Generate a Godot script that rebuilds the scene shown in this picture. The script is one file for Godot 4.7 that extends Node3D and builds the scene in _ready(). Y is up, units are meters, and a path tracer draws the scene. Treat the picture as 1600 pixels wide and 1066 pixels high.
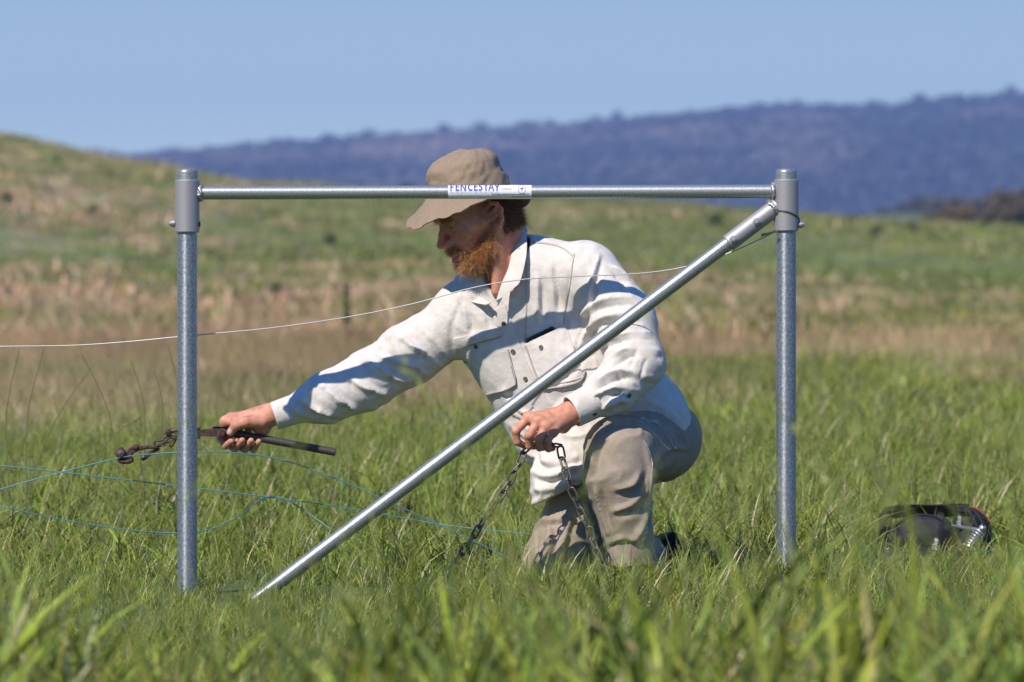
extends Node3D

const FOCAL := 8889.0          # focal length in the photograph's pixels (1600 wide)
const EYE := Vector3(0.0, 0.75, 13.9)
const PITCH := -0.00934

var M := {}
var taken := {}
var rng := RandomNumberGenerator.new()
var noise_a := FastNoiseLite.new()
var noise_b := FastNoiseLite.new()

# ---------------------------------------------------------------- naming and tagging
func numbered(called: String) -> String:
	if not taken.has(called):
		taken[called] = 0
		return called
	taken[called] += 1
	return "%s_%03d" % [called, taken[called]]

func tag(o: Node, label: String, category := "", group := "", kind := "") -> void:
	if label: o.set_meta("label", label)
	if category: o.set_meta("category", category)
	if group: o.set_meta("group", group)
	if kind: o.set_meta("kind", kind)

func thing(called: String, label: String, category: String, at := Vector3.ZERO, group := "") -> Node3D:
	var o := Node3D.new()
	o.name = numbered(called)
	add_child(o)
	o.position = at
	tag(o, label, category, group)
	return o

func part(called: String, mesh: Mesh, mat: Material, parent: Node3D, at := Vector3.ZERO) -> MeshInstance3D:
	var o := MeshInstance3D.new()
	o.name = called if parent != self else numbered(called)
	o.mesh = mesh
	o.material_override = mat
	parent.add_child(o, true)
	# a part's vertices are given in the world; the thing's base is taken off
	var off := Vector3.ZERO
	var q: Node = parent
	while q != self and q != null:
		off += (q as Node3D).position
		q = q.get_parent()
	o.position = at - off
	return o

func lin(r: float, g: float, b: float) -> Color:
	return Color(r, g, b).linear_to_srgb()

func P(px: float, py: float, z: float) -> Vector3:
	var d := Vector3((px - 800.0) / FOCAL, (533.0 - py) / FOCAL, -1.0).rotated(Vector3.RIGHT, PITCH)
	return EYE + d * ((z - EYE.z) / d.z)

func ray(px: float, py: float) -> Vector3:
	return Vector3((px - 800.0) / FOCAL, (533.0 - py) / FOCAL, -1.0).rotated(Vector3.RIGHT, PITCH).normalized()

# ---------------------------------------------------------------- materials
func noise_tex(freq: float, lo: Color, hi: Color, kind := FastNoiseLite.TYPE_SIMPLEX_SMOOTH, size := 256, oct := 4, sd := 1) -> NoiseTexture2D:
	var n := FastNoiseLite.new()
	n.seed = sd
	n.noise_type = kind
	n.frequency = freq
	n.fractal_octaves = oct
	var t := NoiseTexture2D.new()
	t.width = size
	t.height = size
	t.seamless = true
	t.noise = n
	var g := Gradient.new()
	g.set_color(0, lo)
	g.set_color(1, hi)
	t.color_ramp = g
	return t

func mat(c: Color, rough := 0.8, metal := 0.0) -> StandardMaterial3D:
	var m := StandardMaterial3D.new()
	m.albedo_color = c
	m.roughness = rough
	m.metallic = metal
	m.cull_mode = BaseMaterial3D.CULL_DISABLED
	return m

func triplanar(m: StandardMaterial3D, s: float) -> StandardMaterial3D:
	m.uv1_triplanar = true
	m.uv1_world_triplanar = true
	m.uv1_scale = Vector3(s, s, s)
	return m

func weave_tex(n: int, twill: bool) -> ImageTexture:
	var im := Image.create(n, n, false, Image.FORMAT_RGB8)
	for y in n:
		for x in n:
			var v := 0.5 + 0.5 * (sin((x + y) * TAU / 8.0) if twill else sin(x * TAU / 4.0) * sin(y * TAU / 4.0))
			v = clampf(v * 0.8 + 0.2 * rng.randf(), 0, 1)
			im.set_pixel(x, y, Color(v, v, v))
	return ImageTexture.create_from_image(im)

# ---------------------------------------------------------------- plain mesh helpers
func from_arrays(v: PackedVector3Array, n: PackedVector3Array, idx: PackedInt32Array, col := PackedColorArray(), uv := PackedVector2Array()) -> ArrayMesh:
	var a := []
	a.resize(Mesh.ARRAY_MAX)
	a[Mesh.ARRAY_VERTEX] = v
	a[Mesh.ARRAY_NORMAL] = n
	a[Mesh.ARRAY_INDEX] = idx
	if col.size(): a[Mesh.ARRAY_COLOR] = col
	if uv.size(): a[Mesh.ARRAY_TEX_UV] = uv
	var m := ArrayMesh.new()
	m.add_surface_from_arrays(Mesh.PRIMITIVE_TRIANGLES, a)
	return m

func smooth_normals(v: PackedVector3Array, idx: PackedInt32Array) -> PackedVector3Array:
	# the triangles run clockwise seen from outside
	var n := PackedVector3Array()
	n.resize(v.size())
	for t in range(0, idx.size(), 3):
		var i := idx[t]
		var j := idx[t + 1]
		var k := idx[t + 2]
		var c := (v[k] - v[i]).cross(v[j] - v[i])
		n[i] += c
		n[j] += c
		n[k] += c
	for i in n.size():
		n[i] = n[i].normalized()
	return n

# A grid of rows x columns of points made into a closed shell of some thickness (or one sheet if 0); wrap joins the last column to the first.
func sheet(rows: Array, wrap := false, thick := 0.0, flip := false) -> ArrayMesh:
	var nr := rows.size()
	var nc: int = rows[0].size()
	var v := PackedVector3Array()
	var uv := PackedVector2Array()
	for r in nr:
		for c in nc:
			v.append(rows[r][c])
			uv.append(Vector2(float(c) / nc, float(r) / nr))
	var idx := PackedInt32Array()
	var cc := nc if wrap else nc - 1
	for r in nr - 1:
		for c in cc:
			var a := r * nc + c
			var b := r * nc + (c + 1) % nc
			var d := a + nc
			var e := b + nc
			if flip:
				idx.append_array([a, d, b, b, d, e])
			else:
				idx.append_array([a, b, d, b, e, d])
	var n := smooth_normals(v, idx)
	if thick > 0.0:
		var base := v.size()
		for i in base:
			v.append(v[i] - n[i] * thick)
			uv.append(uv[i])
			n.append(-n[i])
		for t in range(0, idx.size(), 3):
			idx.append_array([idx[t] + base, idx[t + 2] + base, idx[t + 1] + base])
		var rim := []
		if wrap:
			for r in [0, nr - 1]:
				for c in nc:
					rim.append([r * nc + c, r * nc + (c + 1) % nc])
		else:
			for c in nc - 1:
				rim.append([c, c + 1])
				rim.append([(nr - 1) * nc + c, (nr - 1) * nc + c + 1])
			for r in nr - 1:
				rim.append([r * nc, (r + 1) * nc])
				rim.append([r * nc + nc - 1, (r + 1) * nc + nc - 1])
		for e in rim:
			var s := v.size()
			for w in [e[0], e[1], e[1] + base, e[0] + base]:
				v.append(v[w])
				uv.append(uv[w])
			var m := (v[s + 2] - v[s]).cross(v[s + 1] - v[s]).normalized()
			for q in 4: n.append(m)
			idx.append_array([s, s + 1, s + 2, s, s + 2, s + 3])
	return from_arrays(v, n, idx, PackedColorArray(), uv)

# A tube along points with a radius each; ends closed.
class Soup:
	var v := PackedVector3Array()
	var n := PackedVector3Array()
	var c := PackedColorArray()
	var i := PackedInt32Array()
	func tube(pts: PackedVector3Array, rad: PackedFloat32Array, sides := 10, col := Color.WHITE, closed := false, caps := true) -> void:
		var np := pts.size()
		var start := v.size()
		var side := Vector3.ZERO
		for k in np:
			var t: Vector3
			if closed:
				t = (pts[(k + 1) % np] - pts[(k + np - 1) % np]).normalized()
			else:
				t = (pts[mini(k + 1, np - 1)] - pts[maxi(k - 1, 0)]).normalized()
			if side == Vector3.ZERO:
				side = t.cross(Vector3.UP if absf(t.y) < 0.9 else Vector3.RIGHT).normalized()
			else:
				side = (side - t * side.dot(t)).normalized()
			var up := side.cross(t)
			for s in sides:
				var a := TAU * s / sides
				var d := side * cos(a) + up * sin(a)
				v.append(pts[k] + d * rad[k])
				n.append(d)
				c.append(col)
		for k in (np if closed else np - 1):
			var k2 := (k + 1) % np
			for s in sides:
				var a := start + k * sides + s
				var b := start + k * sides + (s + 1) % sides
				var d := start + k2 * sides + s
				var e := start + k2 * sides + (s + 1) % sides
				i.append_array([a, b, d, b, e, d])
		if caps and not closed:
			for w in [0, np - 1]:
				var m: Vector3 = (pts[0] - pts[1]).normalized() if w == 0 else (pts[np - 1] - pts[np - 2]).normalized()
				var s0 := v.size()
				v.append(pts[w])
				n.append(m)
				c.append(col)
				for s in sides:
					v.append(v[start + w * sides + s])
					n.append(m)
					c.append(col)
				for s in sides:
					if w == 0:
						i.append_array([s0, s0 + 1 + (s + 1) % sides, s0 + 1 + s])
					else:
						i.append_array([s0, s0 + 1 + s, s0 + 1 + (s + 1) % sides])
	func quad(a: Vector3, b: Vector3, d: Vector3, e: Vector3, col := Color.WHITE) -> void:
		var s := v.size()
		var m := (d - a).cross(b - a).normalized()
		for w in [a, b, d, e]:
			v.append(w)
			n.append(m)
			c.append(col)
		i.append_array([s, s + 1, s + 2, s, s + 2, s + 3])
	func mesh() -> ArrayMesh:
		var a := []
		a.resize(Mesh.ARRAY_MAX)
		a[Mesh.ARRAY_VERTEX] = v
		a[Mesh.ARRAY_NORMAL] = n
		a[Mesh.ARRAY_COLOR] = c
		a[Mesh.ARRAY_INDEX] = i
		var m := ArrayMesh.new()
		m.add_surface_from_arrays(Mesh.PRIMITIVE_TRIANGLES, a)
		return m

func tube_mesh(pts: Array, r: float, sides := 10) -> ArrayMesh:
	var s := Soup.new()
	var rr := PackedFloat32Array()
	rr.resize(pts.size())
	rr.fill(r)
	s.tube(PackedVector3Array(pts), rr, sides)
	return s.mesh()

# A turned shape: profile of (distance along the axis, radius), between two ends of the axis.
func lathe(a: Vector3, axis: Vector3, prof: Array, sides := 32) -> ArrayMesh:
	axis = axis.normalized()
	var side := axis.cross(Vector3.UP if absf(axis.y) < 0.9 else Vector3.FORWARD).normalized()
	var up := side.cross(axis)
	var v := PackedVector3Array()
	var n := PackedVector3Array()
	var uv := PackedVector2Array()
	var idx := PackedInt32Array()
	for k in prof.size() - 1:
		var p: Vector2 = prof[k]
		var q: Vector2 = prof[k + 1]
		var s := v.size()
		var sl := Vector2(q.y - p.y, q.x - p.x).normalized()
		for e in [p, q]:
			for j in sides + 1:
				var an := TAU * j / sides
				var d := side * cos(an) + up * sin(an)
				v.append(a + axis * e.x + d * e.y)
				n.append((d * sl.y - axis * sl.x).normalized())
				uv.append(Vector2(float(j) / sides, e.x))
		for j in sides:
			var w := s + j
			idx.append_array([w, w + 1, w + sides + 1, w + 1, w + sides + 2, w + sides + 1])
	return from_arrays(v, n, idx, PackedColorArray(), uv)

# A flat plate: outline in pixels of the photograph at depth z, thickness in metres, chamfered edge.
func plate(outline: Array, z: float, thick: float, chamfer := 0.0015) -> ArrayMesh:
	var poly := PackedVector2Array()
	for o in outline:
		var w := P(o[0], o[1], z)
		poly.append(Vector2(w.x, w.y))
	if Geometry2D.is_polygon_clockwise(poly): poly.reverse()
	var inner: Array = Geometry2D.offset_polygon(poly, -chamfer, Geometry2D.JOIN_MITER)
	var face: PackedVector2Array = inner[0] if inner.size() else poly
	var st := SurfaceTool.new()
	st.begin(Mesh.PRIMITIVE_TRIANGLES)
	st.set_smooth_group(-1)
	for s in [1.0, -1.0]:
		var t := Geometry2D.triangulate_polygon(face)
		for k in range(0, t.size(), 3):
			var area: float = (face[t[k + 1]] - face[t[k]]).cross(face[t[k + 2]] - face[t[k]]) * s
			for w in ([0, 2, 1] if area > 0 else [0, 1, 2]):
				var p := face[t[k + w]]
				st.add_vertex(Vector3(p.x, p.y, z + s * thick / 2))
	var m := poly.size()
	var fm := face.size()
	for k in m:
		var a := poly[k]
		var b := poly[(k + 1) % m]
		var h := thick / 2 - chamfer
		for w in [Vector3(a.x, a.y, z + h), Vector3(b.x, b.y, z + h), Vector3(a.x, a.y, z - h), Vector3(b.x, b.y, z + h), Vector3(b.x, b.y, z - h), Vector3(a.x, a.y, z - h)]:
			st.add_vertex(w)
		if fm == m:
			# the nearest vertex of the inner outline is the chamfer's other edge
			var ia := nearest(face, a)
			var ib := nearest(face, b)
			for s in [1.0, -1.0]:
				var q := [Vector3(a.x, a.y, z + s * h), Vector3(b.x, b.y, z + s * h), Vector3(ib.x, ib.y, z + s * thick / 2), Vector3(ia.x, ia.y, z + s * thick / 2)]
				for w in ([0, 2, 1, 0, 3, 2] if s > 0 else [0, 1, 2, 0, 2, 3]):
					st.add_vertex(q[w])
	st.generate_normals()
	return st.commit()

func nearest(poly: PackedVector2Array, a: Vector2) -> Vector2:
	var best := poly[0]
	for p in poly:
		if p.distance_squared_to(a) < best.distance_squared_to(a): best = p
	return best

func ball(at: Vector3, r: Vector3, seg := 16) -> ArrayMesh:
	var s := SphereMesh.new()
	s.radius = 1.0
	s.height = 2.0
	s.radial_segments = seg
	s.rings = seg / 2
	var st := SurfaceTool.new()
	st.append_from(s, 0, Transform3D(Basis.from_scale(r), at))
	return st.commit()

# Catmull-Rom through points.
func curve(pts: Array, per := 8) -> PackedVector3Array:
	var o := PackedVector3Array()
	for k in pts.size() - 1:
		var p0: Vector3 = pts[maxi(k - 1, 0)]
		var p1: Vector3 = pts[k]
		var p2: Vector3 = pts[k + 1]
		var p3: Vector3 = pts[mini(k + 2, pts.size() - 1)]
		for j in per:
			o.append(p1.cubic_interpolate(p2, p0, p3, float(j) / per))
	o.append(pts[-1])
	return o

func curve_px(pts: Array, per := 8) -> PackedVector3Array:
	var w := []
	for p in pts: w.append(P(p[0], p[1], p[2]))
	return curve(w, per)

# ---------------------------------------------------------------- smooth bodies: tapered capsules joined by a smooth minimum, meshed by surface nets
class Field:
	var a := PackedVector3Array()
	var ba := PackedVector3Array()
	var inv := PackedFloat32Array()
	var ra := PackedFloat32Array()
	var dr := PackedFloat32Array()
	var nn := PackedVector3Array()
	var sq := PackedFloat32Array()
	var kk := PackedFloat32Array()
	var neg := PackedByteArray()
	var lo := Vector3(1e9, 1e9, 1e9)
	var hi := Vector3(-1e9, -1e9, -1e9)
	var cut_p := PackedVector3Array()
	var cut_n := PackedVector3Array()
	var fold_a := PackedVector3Array()
	var fold_b := PackedVector3Array()
	var fold_w := PackedFloat32Array()
	var fold_h := PackedFloat32Array()
	var fold_g := PackedInt32Array()
	var fold_t := PackedFloat32Array()
	var fold_n := PackedFloat32Array()
	var line_c := PackedVector3Array()
	var line_r := PackedFloat32Array()
	var line_i := PackedInt32Array()
	var noise: FastNoiseLite
	var noise_h := 0.0
	var crease: FastNoiseLite
	var crease_h := 0.0
	var crease_ax := Vector3.ZERO
	func bone(p: Vector3, q: Vector3, r0: float, r1: float, k := 0.02, n := Vector3.ZERO, s := 1.0, carve := false) -> void:
		a.append(p)
		var d := q - p
		# the flattening squeezes space along n
		if s != 1.0: d += n * (d.dot(n) * (s - 1.0))
		ba.append(d)
		inv.append(1.0 / d.length_squared() if d.length_squared() > 1e-12 else 0.0)
		ra.append(r0)
		dr.append(r1 - r0)
		nn.append(n)
		sq.append(s)
		kk.append(k)
		neg.append(1 if carve else 0)
		if not carve:
			var r := Vector3.ONE * (maxf(r0, r1) + 0.02)
			lo = lo.min(p - r).min(q - r)
			hi = hi.max(p + r).max(q + r)
	func one(i: int, p: Vector3) -> float:
		var q := p - a[i]
		if sq[i] != 1.0: q += nn[i] * (q.dot(nn[i]) * (sq[i] - 1.0))
		var h := clampf(q.dot(ba[i]) * inv[i], 0.0, 1.0)
		return (q - ba[i] * h).length() - ra[i] - dr[i] * h
	func dist(p: Vector3, ids: PackedInt32Array) -> float:
		var d := 1e3
		for i in ids:
			var q := p - a[i]
			if sq[i] != 1.0: q += nn[i] * (q.dot(nn[i]) * (sq[i] - 1.0))
			var b := ba[i]
			var h := clampf(q.dot(b) * inv[i], 0.0, 1.0)
			var e := (q - b * h).length() - ra[i] - dr[i] * h
			var k := kk[i]
			if neg[i]:
				e = -e
				var g := maxf(k - absf(d - e), 0.0)
				d = maxf(d, e) + g * g * 0.25 / k
			else:
				var g := maxf(k - absf(d - e), 0.0)
				d = minf(d, e) - g * g * 0.25 / k
		for i in cut_p.size():
			d = maxf(d, (p - cut_p[i]).dot(cut_n[i]))
		return d
	func all() -> PackedInt32Array:
		return PackedInt32Array(range(a.size()))
	func grad(p: Vector3, ids: PackedInt32Array) -> Vector3:
		var h := 0.003
		return Vector3(dist(p + Vector3(h, 0, 0), ids) - dist(p - Vector3(h, 0, 0), ids), dist(p + Vector3(0, h, 0), ids) - dist(p - Vector3(0, h, 0), ids), dist(p + Vector3(0, 0, h), ids) - dist(p - Vector3(0, 0, h), ids)).normalized()
	func march(from: Vector3, dir: Vector3, reach: float) -> Vector3:
		var ids := all()
		var t := 0.0
		while t < reach:
			var d := dist(from + dir * t, ids)
			if d < 0.0006: break
			t += maxf(d * 0.7, 0.0006)
		return from + dir * t
	func fold(p: Vector3, q: Vector3, w: float, h: float, g: int, t: float, n: float) -> void:
		fold_a.append(p)
		fold_b.append(q)
		fold_w.append(w)
		fold_h.append(h)
		fold_g.append(g)
		fold_t.append(t)
		fold_n.append(n)
	func lift(p: Vector3) -> float:
		# one displacement for each whole fold line, fading towards its ends
		var s := 0.0
		for g in line_c.size():
			if p.distance_squared_to(line_c[g]) > line_r[g]: continue
			var best := 9.0
			var amp := 0.0
			for i in range(line_i[g], line_i[g + 1] if g + 1 < line_i.size() else fold_a.size()):
				var q := p - fold_a[i]
				var b := fold_b[i] - fold_a[i]
				var h := clampf(q.dot(b) / b.length_squared(), 0.0, 1.0)
				var e := (q - b * h).length() / fold_w[i]
				if e < best:
					best = e
					amp = fold_h[i] * sqrt(maxf(sin(PI * clampf((fold_t[i] + h) / fold_n[i], 0.02, 0.98)), 0.0))
			if best < 2.4: s += amp * exp(-best * best * 1.4)
		if crease:
			var q := (p - crease_ax * (p.dot(crease_ax) * 0.68)) * 300.0
			var w := Vector3(p.y, p.z, p.x) * 210.0
			q += Vector3(crease.get_noise_3dv(w), crease.get_noise_3dv(w + Vector3(50, 0, 0)), crease.get_noise_3dv(w + Vector3(0, 70, 0))) * 9.0
			var k := 1.0 - absf(crease.get_noise_3dv(q)) * 1.7
			s += crease_h * (pow(maxf(k, 0.0), 3.0) - 0.35) * (0.45 + 0.9 * maxf(crease.get_noise_3dv(p * 130.0) + 0.35, 0.0))
		if noise: s += noise.get_noise_3dv(p) * noise_h
		return s
	# surface nets; returns [vertices, triangle indices (clockwise from outside)]
	func net(cell: float) -> Array:
		var n := Vector3i(((hi - lo) / cell).ceil()) + Vector3i(3, 3, 3)
		var B := 6
		n = Vector3i(((n.x + B - 1) / B) * B + 1, ((n.y + B - 1) / B) * B + 1, ((n.z + B - 1) / B) * B + 1)
		var o := lo - Vector3.ONE * cell
		var sx := 1
		var sy := n.x
		var sz := n.x * n.y
		var g := PackedFloat32Array()
		g.resize(n.x * n.y * n.z)
		g.fill(1e9)
		var where := PackedInt32Array()
		where.resize(g.size())
		where.fill(-1)
		var verts := PackedVector3Array()
		var cells := PackedInt32Array()
		var half := cell * B * 0.5
		var diag := half * 1.7321
		var corner := PackedInt32Array([0, sx, sy, sx + sy, sz, sx + sz, sy + sz, sx + sy + sz])
		var active := []
		for bz in (n.z - 1) / B:
			for by in (n.y - 1) / B:
				for bx in (n.x - 1) / B:
					var mid := o + Vector3(bx, by, bz) * (cell * B) + Vector3.ONE * half
					var ids := PackedInt32Array()
					var inside := false
					var near_cut := false
					for i in a.size():
						var e := one(i, mid)
						var reach := diag * sq[i] + 0.012 + kk[i]
						if e < reach:
							ids.append(i)
							if neg[i] and e > -reach: near_cut = true
							if not neg[i] and e < -(diag * sq[i] + 0.002): inside = true
					if ids.is_empty() or (ids.size() == 1 and neg[ids[0]]): continue
					if inside and not near_cut:
						for i in cut_p.size():
							if absf((mid - cut_p[i]).dot(cut_n[i])) < diag: near_cut = true
						if not near_cut: continue
					active.append(Vector3i(bx, by, bz))
					for z in range(bz * B, bz * B + B + 1):
						for y in range(by * B, by * B + B + 1):
							var at := z * sz + y * sy + bx * B
							for x in range(bx * B, bx * B + B + 1):
								if g[at] > 1e8:
									g[at] = dist(o + Vector3(x, y, z) * cell, ids)
								at += 1
		for b in active:
			for z in range(b.z * B, b.z * B + B):
				for y in range(b.y * B, b.y * B + B):
					var at: int = z * sz + y * sy + b.x * B - 1
					for x in range(b.x * B, b.x * B + B):
						at += 1
						var low := 0
						for c in corner:
							if g[at + c] < 0.0: low += 1
						if low == 0 or low == 8: continue
						var sum := Vector3.ZERO
						var cnt := 0
						for e in EDGES:
							var ga := g[at + corner[e[0]]]
							var gb := g[at + corner[e[1]]]
							if (ga < 0.0) != (gb < 0.0) and ga < 1e8 and gb < 1e8:
								var t := ga / (ga - gb)
								var pa: Vector3 = CORNERS[e[0]]
								sum += pa + (CORNERS[e[1]] - pa) * t
								cnt += 1
						if cnt == 0: continue
						where[at] = verts.size()
						verts.append(o + (Vector3(x, y, z) + sum / cnt) * cell)
						cells.append(at)
		var idx := PackedInt32Array()
		var steps := [[sx, sy, sz], [sy, sz, sx], [sz, sx, sy]]
		for at in cells:
			for s in steps:
				var ga := g[at]
				var gb := g[at + s[0]]
				if (ga < 0.0) == (gb < 0.0): continue
				var w0 := where[at]
				var w1 := where[at - s[1]]
				var w2 := where[at - s[1] - s[2]]
				var w3 := where[at - s[2]]
				if w1 < 0 or w2 < 0 or w3 < 0: continue
				if ga < 0.0:
					idx.append_array([w0, w2, w1, w0, w3, w2])
				else:
					idx.append_array([w0, w1, w2, w0, w2, w3])
		return [verts, idx]
	const CORNERS := [Vector3(0, 0, 0), Vector3(1, 0, 0), Vector3(0, 1, 0), Vector3(1, 1, 0), Vector3(0, 0, 1), Vector3(1, 0, 1), Vector3(0, 1, 1), Vector3(1, 1, 1)]
	const EDGES := [[0, 1], [2, 3], [4, 5], [6, 7], [0, 2], [1, 3], [4, 6], [5, 7], [0, 4], [1, 5], [2, 6], [3, 7]]

# Smooth, displace along the normals by the field's folds, and give normals back: [vertices, normals, indices]
func finish(f: Field, cell: float, folded := true) -> Array:
	var r := f.net(cell)
	var v: PackedVector3Array = r[0]
	var idx: PackedInt32Array = r[1]
	var n := smooth_normals(v, idx)
	if folded:
		for i in v.size():
			v[i] += n[i] * f.lift(v[i])
		n = smooth_normals(v, idx)
	return [v, n, idx]

# A conforming patch on a field: four corners in pixels (top left, top right, bottom right, bottom left), raised and with thickness.
func surface_point(f: Field, px: float, py: float, ids: PackedInt32Array, raised: float) -> Vector3:
	var d := ray(px, py)
	var s := f.march(P(px, py, 0.12), d, 1.2)
	var n := f.grad(s, ids)
	return s + n * (f.lift(s) + raised)

func patch(f: Field, q: Array, nu: int, nv: int, raised: float, bulge := 0.0) -> ArrayMesh:
	var ids := f.all()
	var rows := []
	for j in nv + 1:
		var row := []
		for i in nu + 1:
			var u := float(i) / nu
			var w := float(j) / nv
			var top := Vector2(q[0][0], q[0][1]).lerp(Vector2(q[1][0], q[1][1]), u)
			var bot := Vector2(q[3][0], q[3][1]).lerp(Vector2(q[2][0], q[2][1]), u)
			var p := top.lerp(bot, w)
			row.append(surface_point(f, p.x, p.y, ids, raised + bulge * sin(PI * u) * sin(PI * w)))
		rows.append(row)
	return sheet(rows, false, raised + 0.004)

func ribbon(f: Field, line: Array, wide: float, per: int, raised: float, sink := 0.004) -> ArrayMesh:
	var c := PackedVector3Array()
	var w3 := []
	for p in line: w3.append(Vector3(p[0], p[1], 0))
	c = curve(w3, per)
	var ids := f.all()
	var l := []
	var r := []
	var m := []
	for k in c.size():
		var t := (c[mini(k + 1, c.size() - 1)] - c[maxi(k - 1, 0)]).normalized()
		var s := Vector3(-t.y, t.x, 0) * wide * 0.5
		l.append(surface_point(f, c[k].x + s.x, c[k].y + s.y, ids, raised))
		m.append(surface_point(f, c[k].x, c[k].y, ids, raised))
		r.append(surface_point(f, c[k].x - s.x, c[k].y - s.y, ids, raised))
	return sheet([l, m, r], false, raised + sink, true)

func fold_px(f: Field, pts: Array, w: float, h: float) -> void:
	# a crease or ridge that follows pixels on the field's near side
	var s := []
	for p in pts: s.append(f.march(P(p[0], p[1], 0.12), ray(p[0], p[1]), 1.2))
	# rounded through its points
	var c := curve(s, 3)
	var g := f.line_c.size()
	var mid := (c[0] + c[c.size() - 1]) * 0.5
	var far := 0.0
	for p in c: far = maxf(far, p.distance_to(mid))
	f.line_c.append(mid)
	f.line_r.append(pow(far + w * 2.5, 2.0))
	f.line_i.append(f.fold_a.size())
	for k in c.size() - 1:
		if c[k].distance_to(c[k + 1]) > 0.0005: f.fold(c[k], c[k + 1], w, h, g, k, c.size() - 1)

# ---------------------------------------------------------------- the land
func keyed(keys: Array, x: float) -> float:
	if x <= keys[0][0]: return keys[0][1]
	for k in keys.size() - 1:
		if x < keys[k + 1][0]:
			var t: float = (x - keys[k][0]) / (keys[k + 1][0] - keys[k][0])
			return lerpf(keys[k][1], keys[k + 1][1], t * t * (3.0 - 2.0 * t) * 0.5 + t * 0.5)
	return keys[-1][1]

const CREST := [[-130.0, 13.5], [-70.0, 12.4], [-45.0, 11.3], [-34.0, 10.75], [-25.6, 9.15], [-17.0, 7.6], [-6.8, 7.0], [8.5, 6.4], [19.0, 5.45], [28.0, 4.85], [34.0, 4.6], [60.0, 3.8], [120.0, 3.0]]
const FAR := [[430.0, 3.2], [520.0, 5.4], [600.0, 7.2], [1000.0, 9.5], [1500.0, 14.0], [2500.0, 22.0], [4200.0, 40.0]]
const RIDGE := [[-1600.0, 91.0], [-700.0, 121.0], [-398.0, 128.0], [-337.0, 132.0], [-270.0, 138.0], [-135.0, 147.5], [-67.0, 152.0], [34.0, 158.5], [135.0, 167.0], [270.0, 178.5], [405.0, 179.0], [472.0, 185.5], [540.0, 191.0], [800.0, 208.0], [1600.0, 226.0]]

func ground(x: float, z: float) -> float:
	var d := EYE.z - z
	var y := 0.0
	if d < 420.0:
		var t := clampf((d - 95.0) / 285.0, 0.0, 1.0)
		y = keyed(CREST, x * 380.0 / maxf(d, 200.0)) * t * t * (3.0 - 2.0 * t) * (0.55 + 0.45 * t)
		y += noise_a.get_noise_2d(x * 3.0, z * 3.0) * 0.03 * smoothstep(14.0, 30.0, d) + noise_a.get_noise_2d(x * 0.5, z * 0.3) * 0.5 * smoothstep(60.0, 200.0, d)
		y += noise_b.get_noise_2d(x * 9.0, z * 9.0) * 0.012
	if d > 380.0:
		var t := smoothstep(380.0, 470.0, d)
		var far := keyed(FAR, d) + noise_a.get_noise_2d(x * 0.1, z * 0.1) * 1.2 + 6.5 * smoothstep(40.0, 112.0, x) * smoothstep(900.0, 1450.0, d) * (1.0 - smoothstep(1900.0, 2600.0, d))
		if d > 4200.0:
			var m := clampf((d - 4200.0) / 1800.0, 0.0, 1.0)
			var top := keyed(RIDGE, x * 6000.0 / d)
			far = lerpf(40.0, top, m * (1.5 - 0.5 * m)) + noise_a.get_noise_2d(x * 0.06, z * 0.05) * 9.0 * m * (1.0 - m) * 2.0
			if d > 6000.0: far = top - (d - 6000.0) * 0.05
		y = lerpf(y, far, t)
	return y

# share of dry grass, and tone, at a place in the pasture
func dry(x: float, d: float) -> float:
	var v := 0.0
	v += smoothstep(22.0, 34.0, d) * (1.0 - smoothstep(58.0, 78.0, d)) * (0.20 + 0.46 * smoothstep(1.0, -2.5, x))
	v += smoothstep(42.0, 54.0, d) * (1.0 - smoothstep(66.0, 84.0, d)) * 0.55
	v += smoothstep(90.0, 120.0, d) * (1.0 - smoothstep(150.0, 210.0, d)) * 0.50
	v += smoothstep(180.0, 260.0, d) * 0.10
	v += clampf(-x / 50.0, -0.35, 0.30) * smoothstep(120.0, 260.0, d)
	v += noise_b.get_noise_2d(x * 1.6, d * 0.5 + 40.0) * 0.55 * smoothstep(24.0, 60.0, d) + noise_a.get_noise_2d(x * 0.5 + 90.0, d * 0.12) * 0.5 * smoothstep(50.0, 120.0, d)
	v += noise_b.get_noise_2d(x * 9.0, d * 2.2 + 11.0) * 0.8 * smoothstep(18.0, 40.0, d) + noise_b.get_noise_2d(x * 30.0, d * 5.0 + 90.0) * 0.7 * smoothstep(30.0, 50.0, d) - 0.06
	return clampf(v, 0.0, 1.0)

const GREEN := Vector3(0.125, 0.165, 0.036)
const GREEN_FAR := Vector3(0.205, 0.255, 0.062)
const STRAW := Vector3(0.460, 0.405, 0.275)
const TIMBER := Vector3(0.090, 0.104, 0.100)
const BURNT := Vector3(0.62, 0.48, 0.40)

func land_color(x: float, d: float) -> Color:
	if d > 3600.0:
		var p := smoothstep(0.05, 0.55, noise_a.get_noise_2d(x * 0.12 + 300.0, d * 0.05)) * 0.6 + smoothstep(0.1, 0.5, noise_b.get_noise_2d(x * 0.06, d * 0.05)) * 0.35
		var c := TIMBER.lerp(BURNT, clampf(p, 0.0, 1.0) * 0.55)
		return Color(c.x, c.y, c.z)
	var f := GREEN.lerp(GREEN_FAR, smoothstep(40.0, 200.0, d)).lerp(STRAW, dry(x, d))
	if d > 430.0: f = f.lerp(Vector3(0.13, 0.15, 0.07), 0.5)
	return Color(f.x, f.y, f.z)

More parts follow.
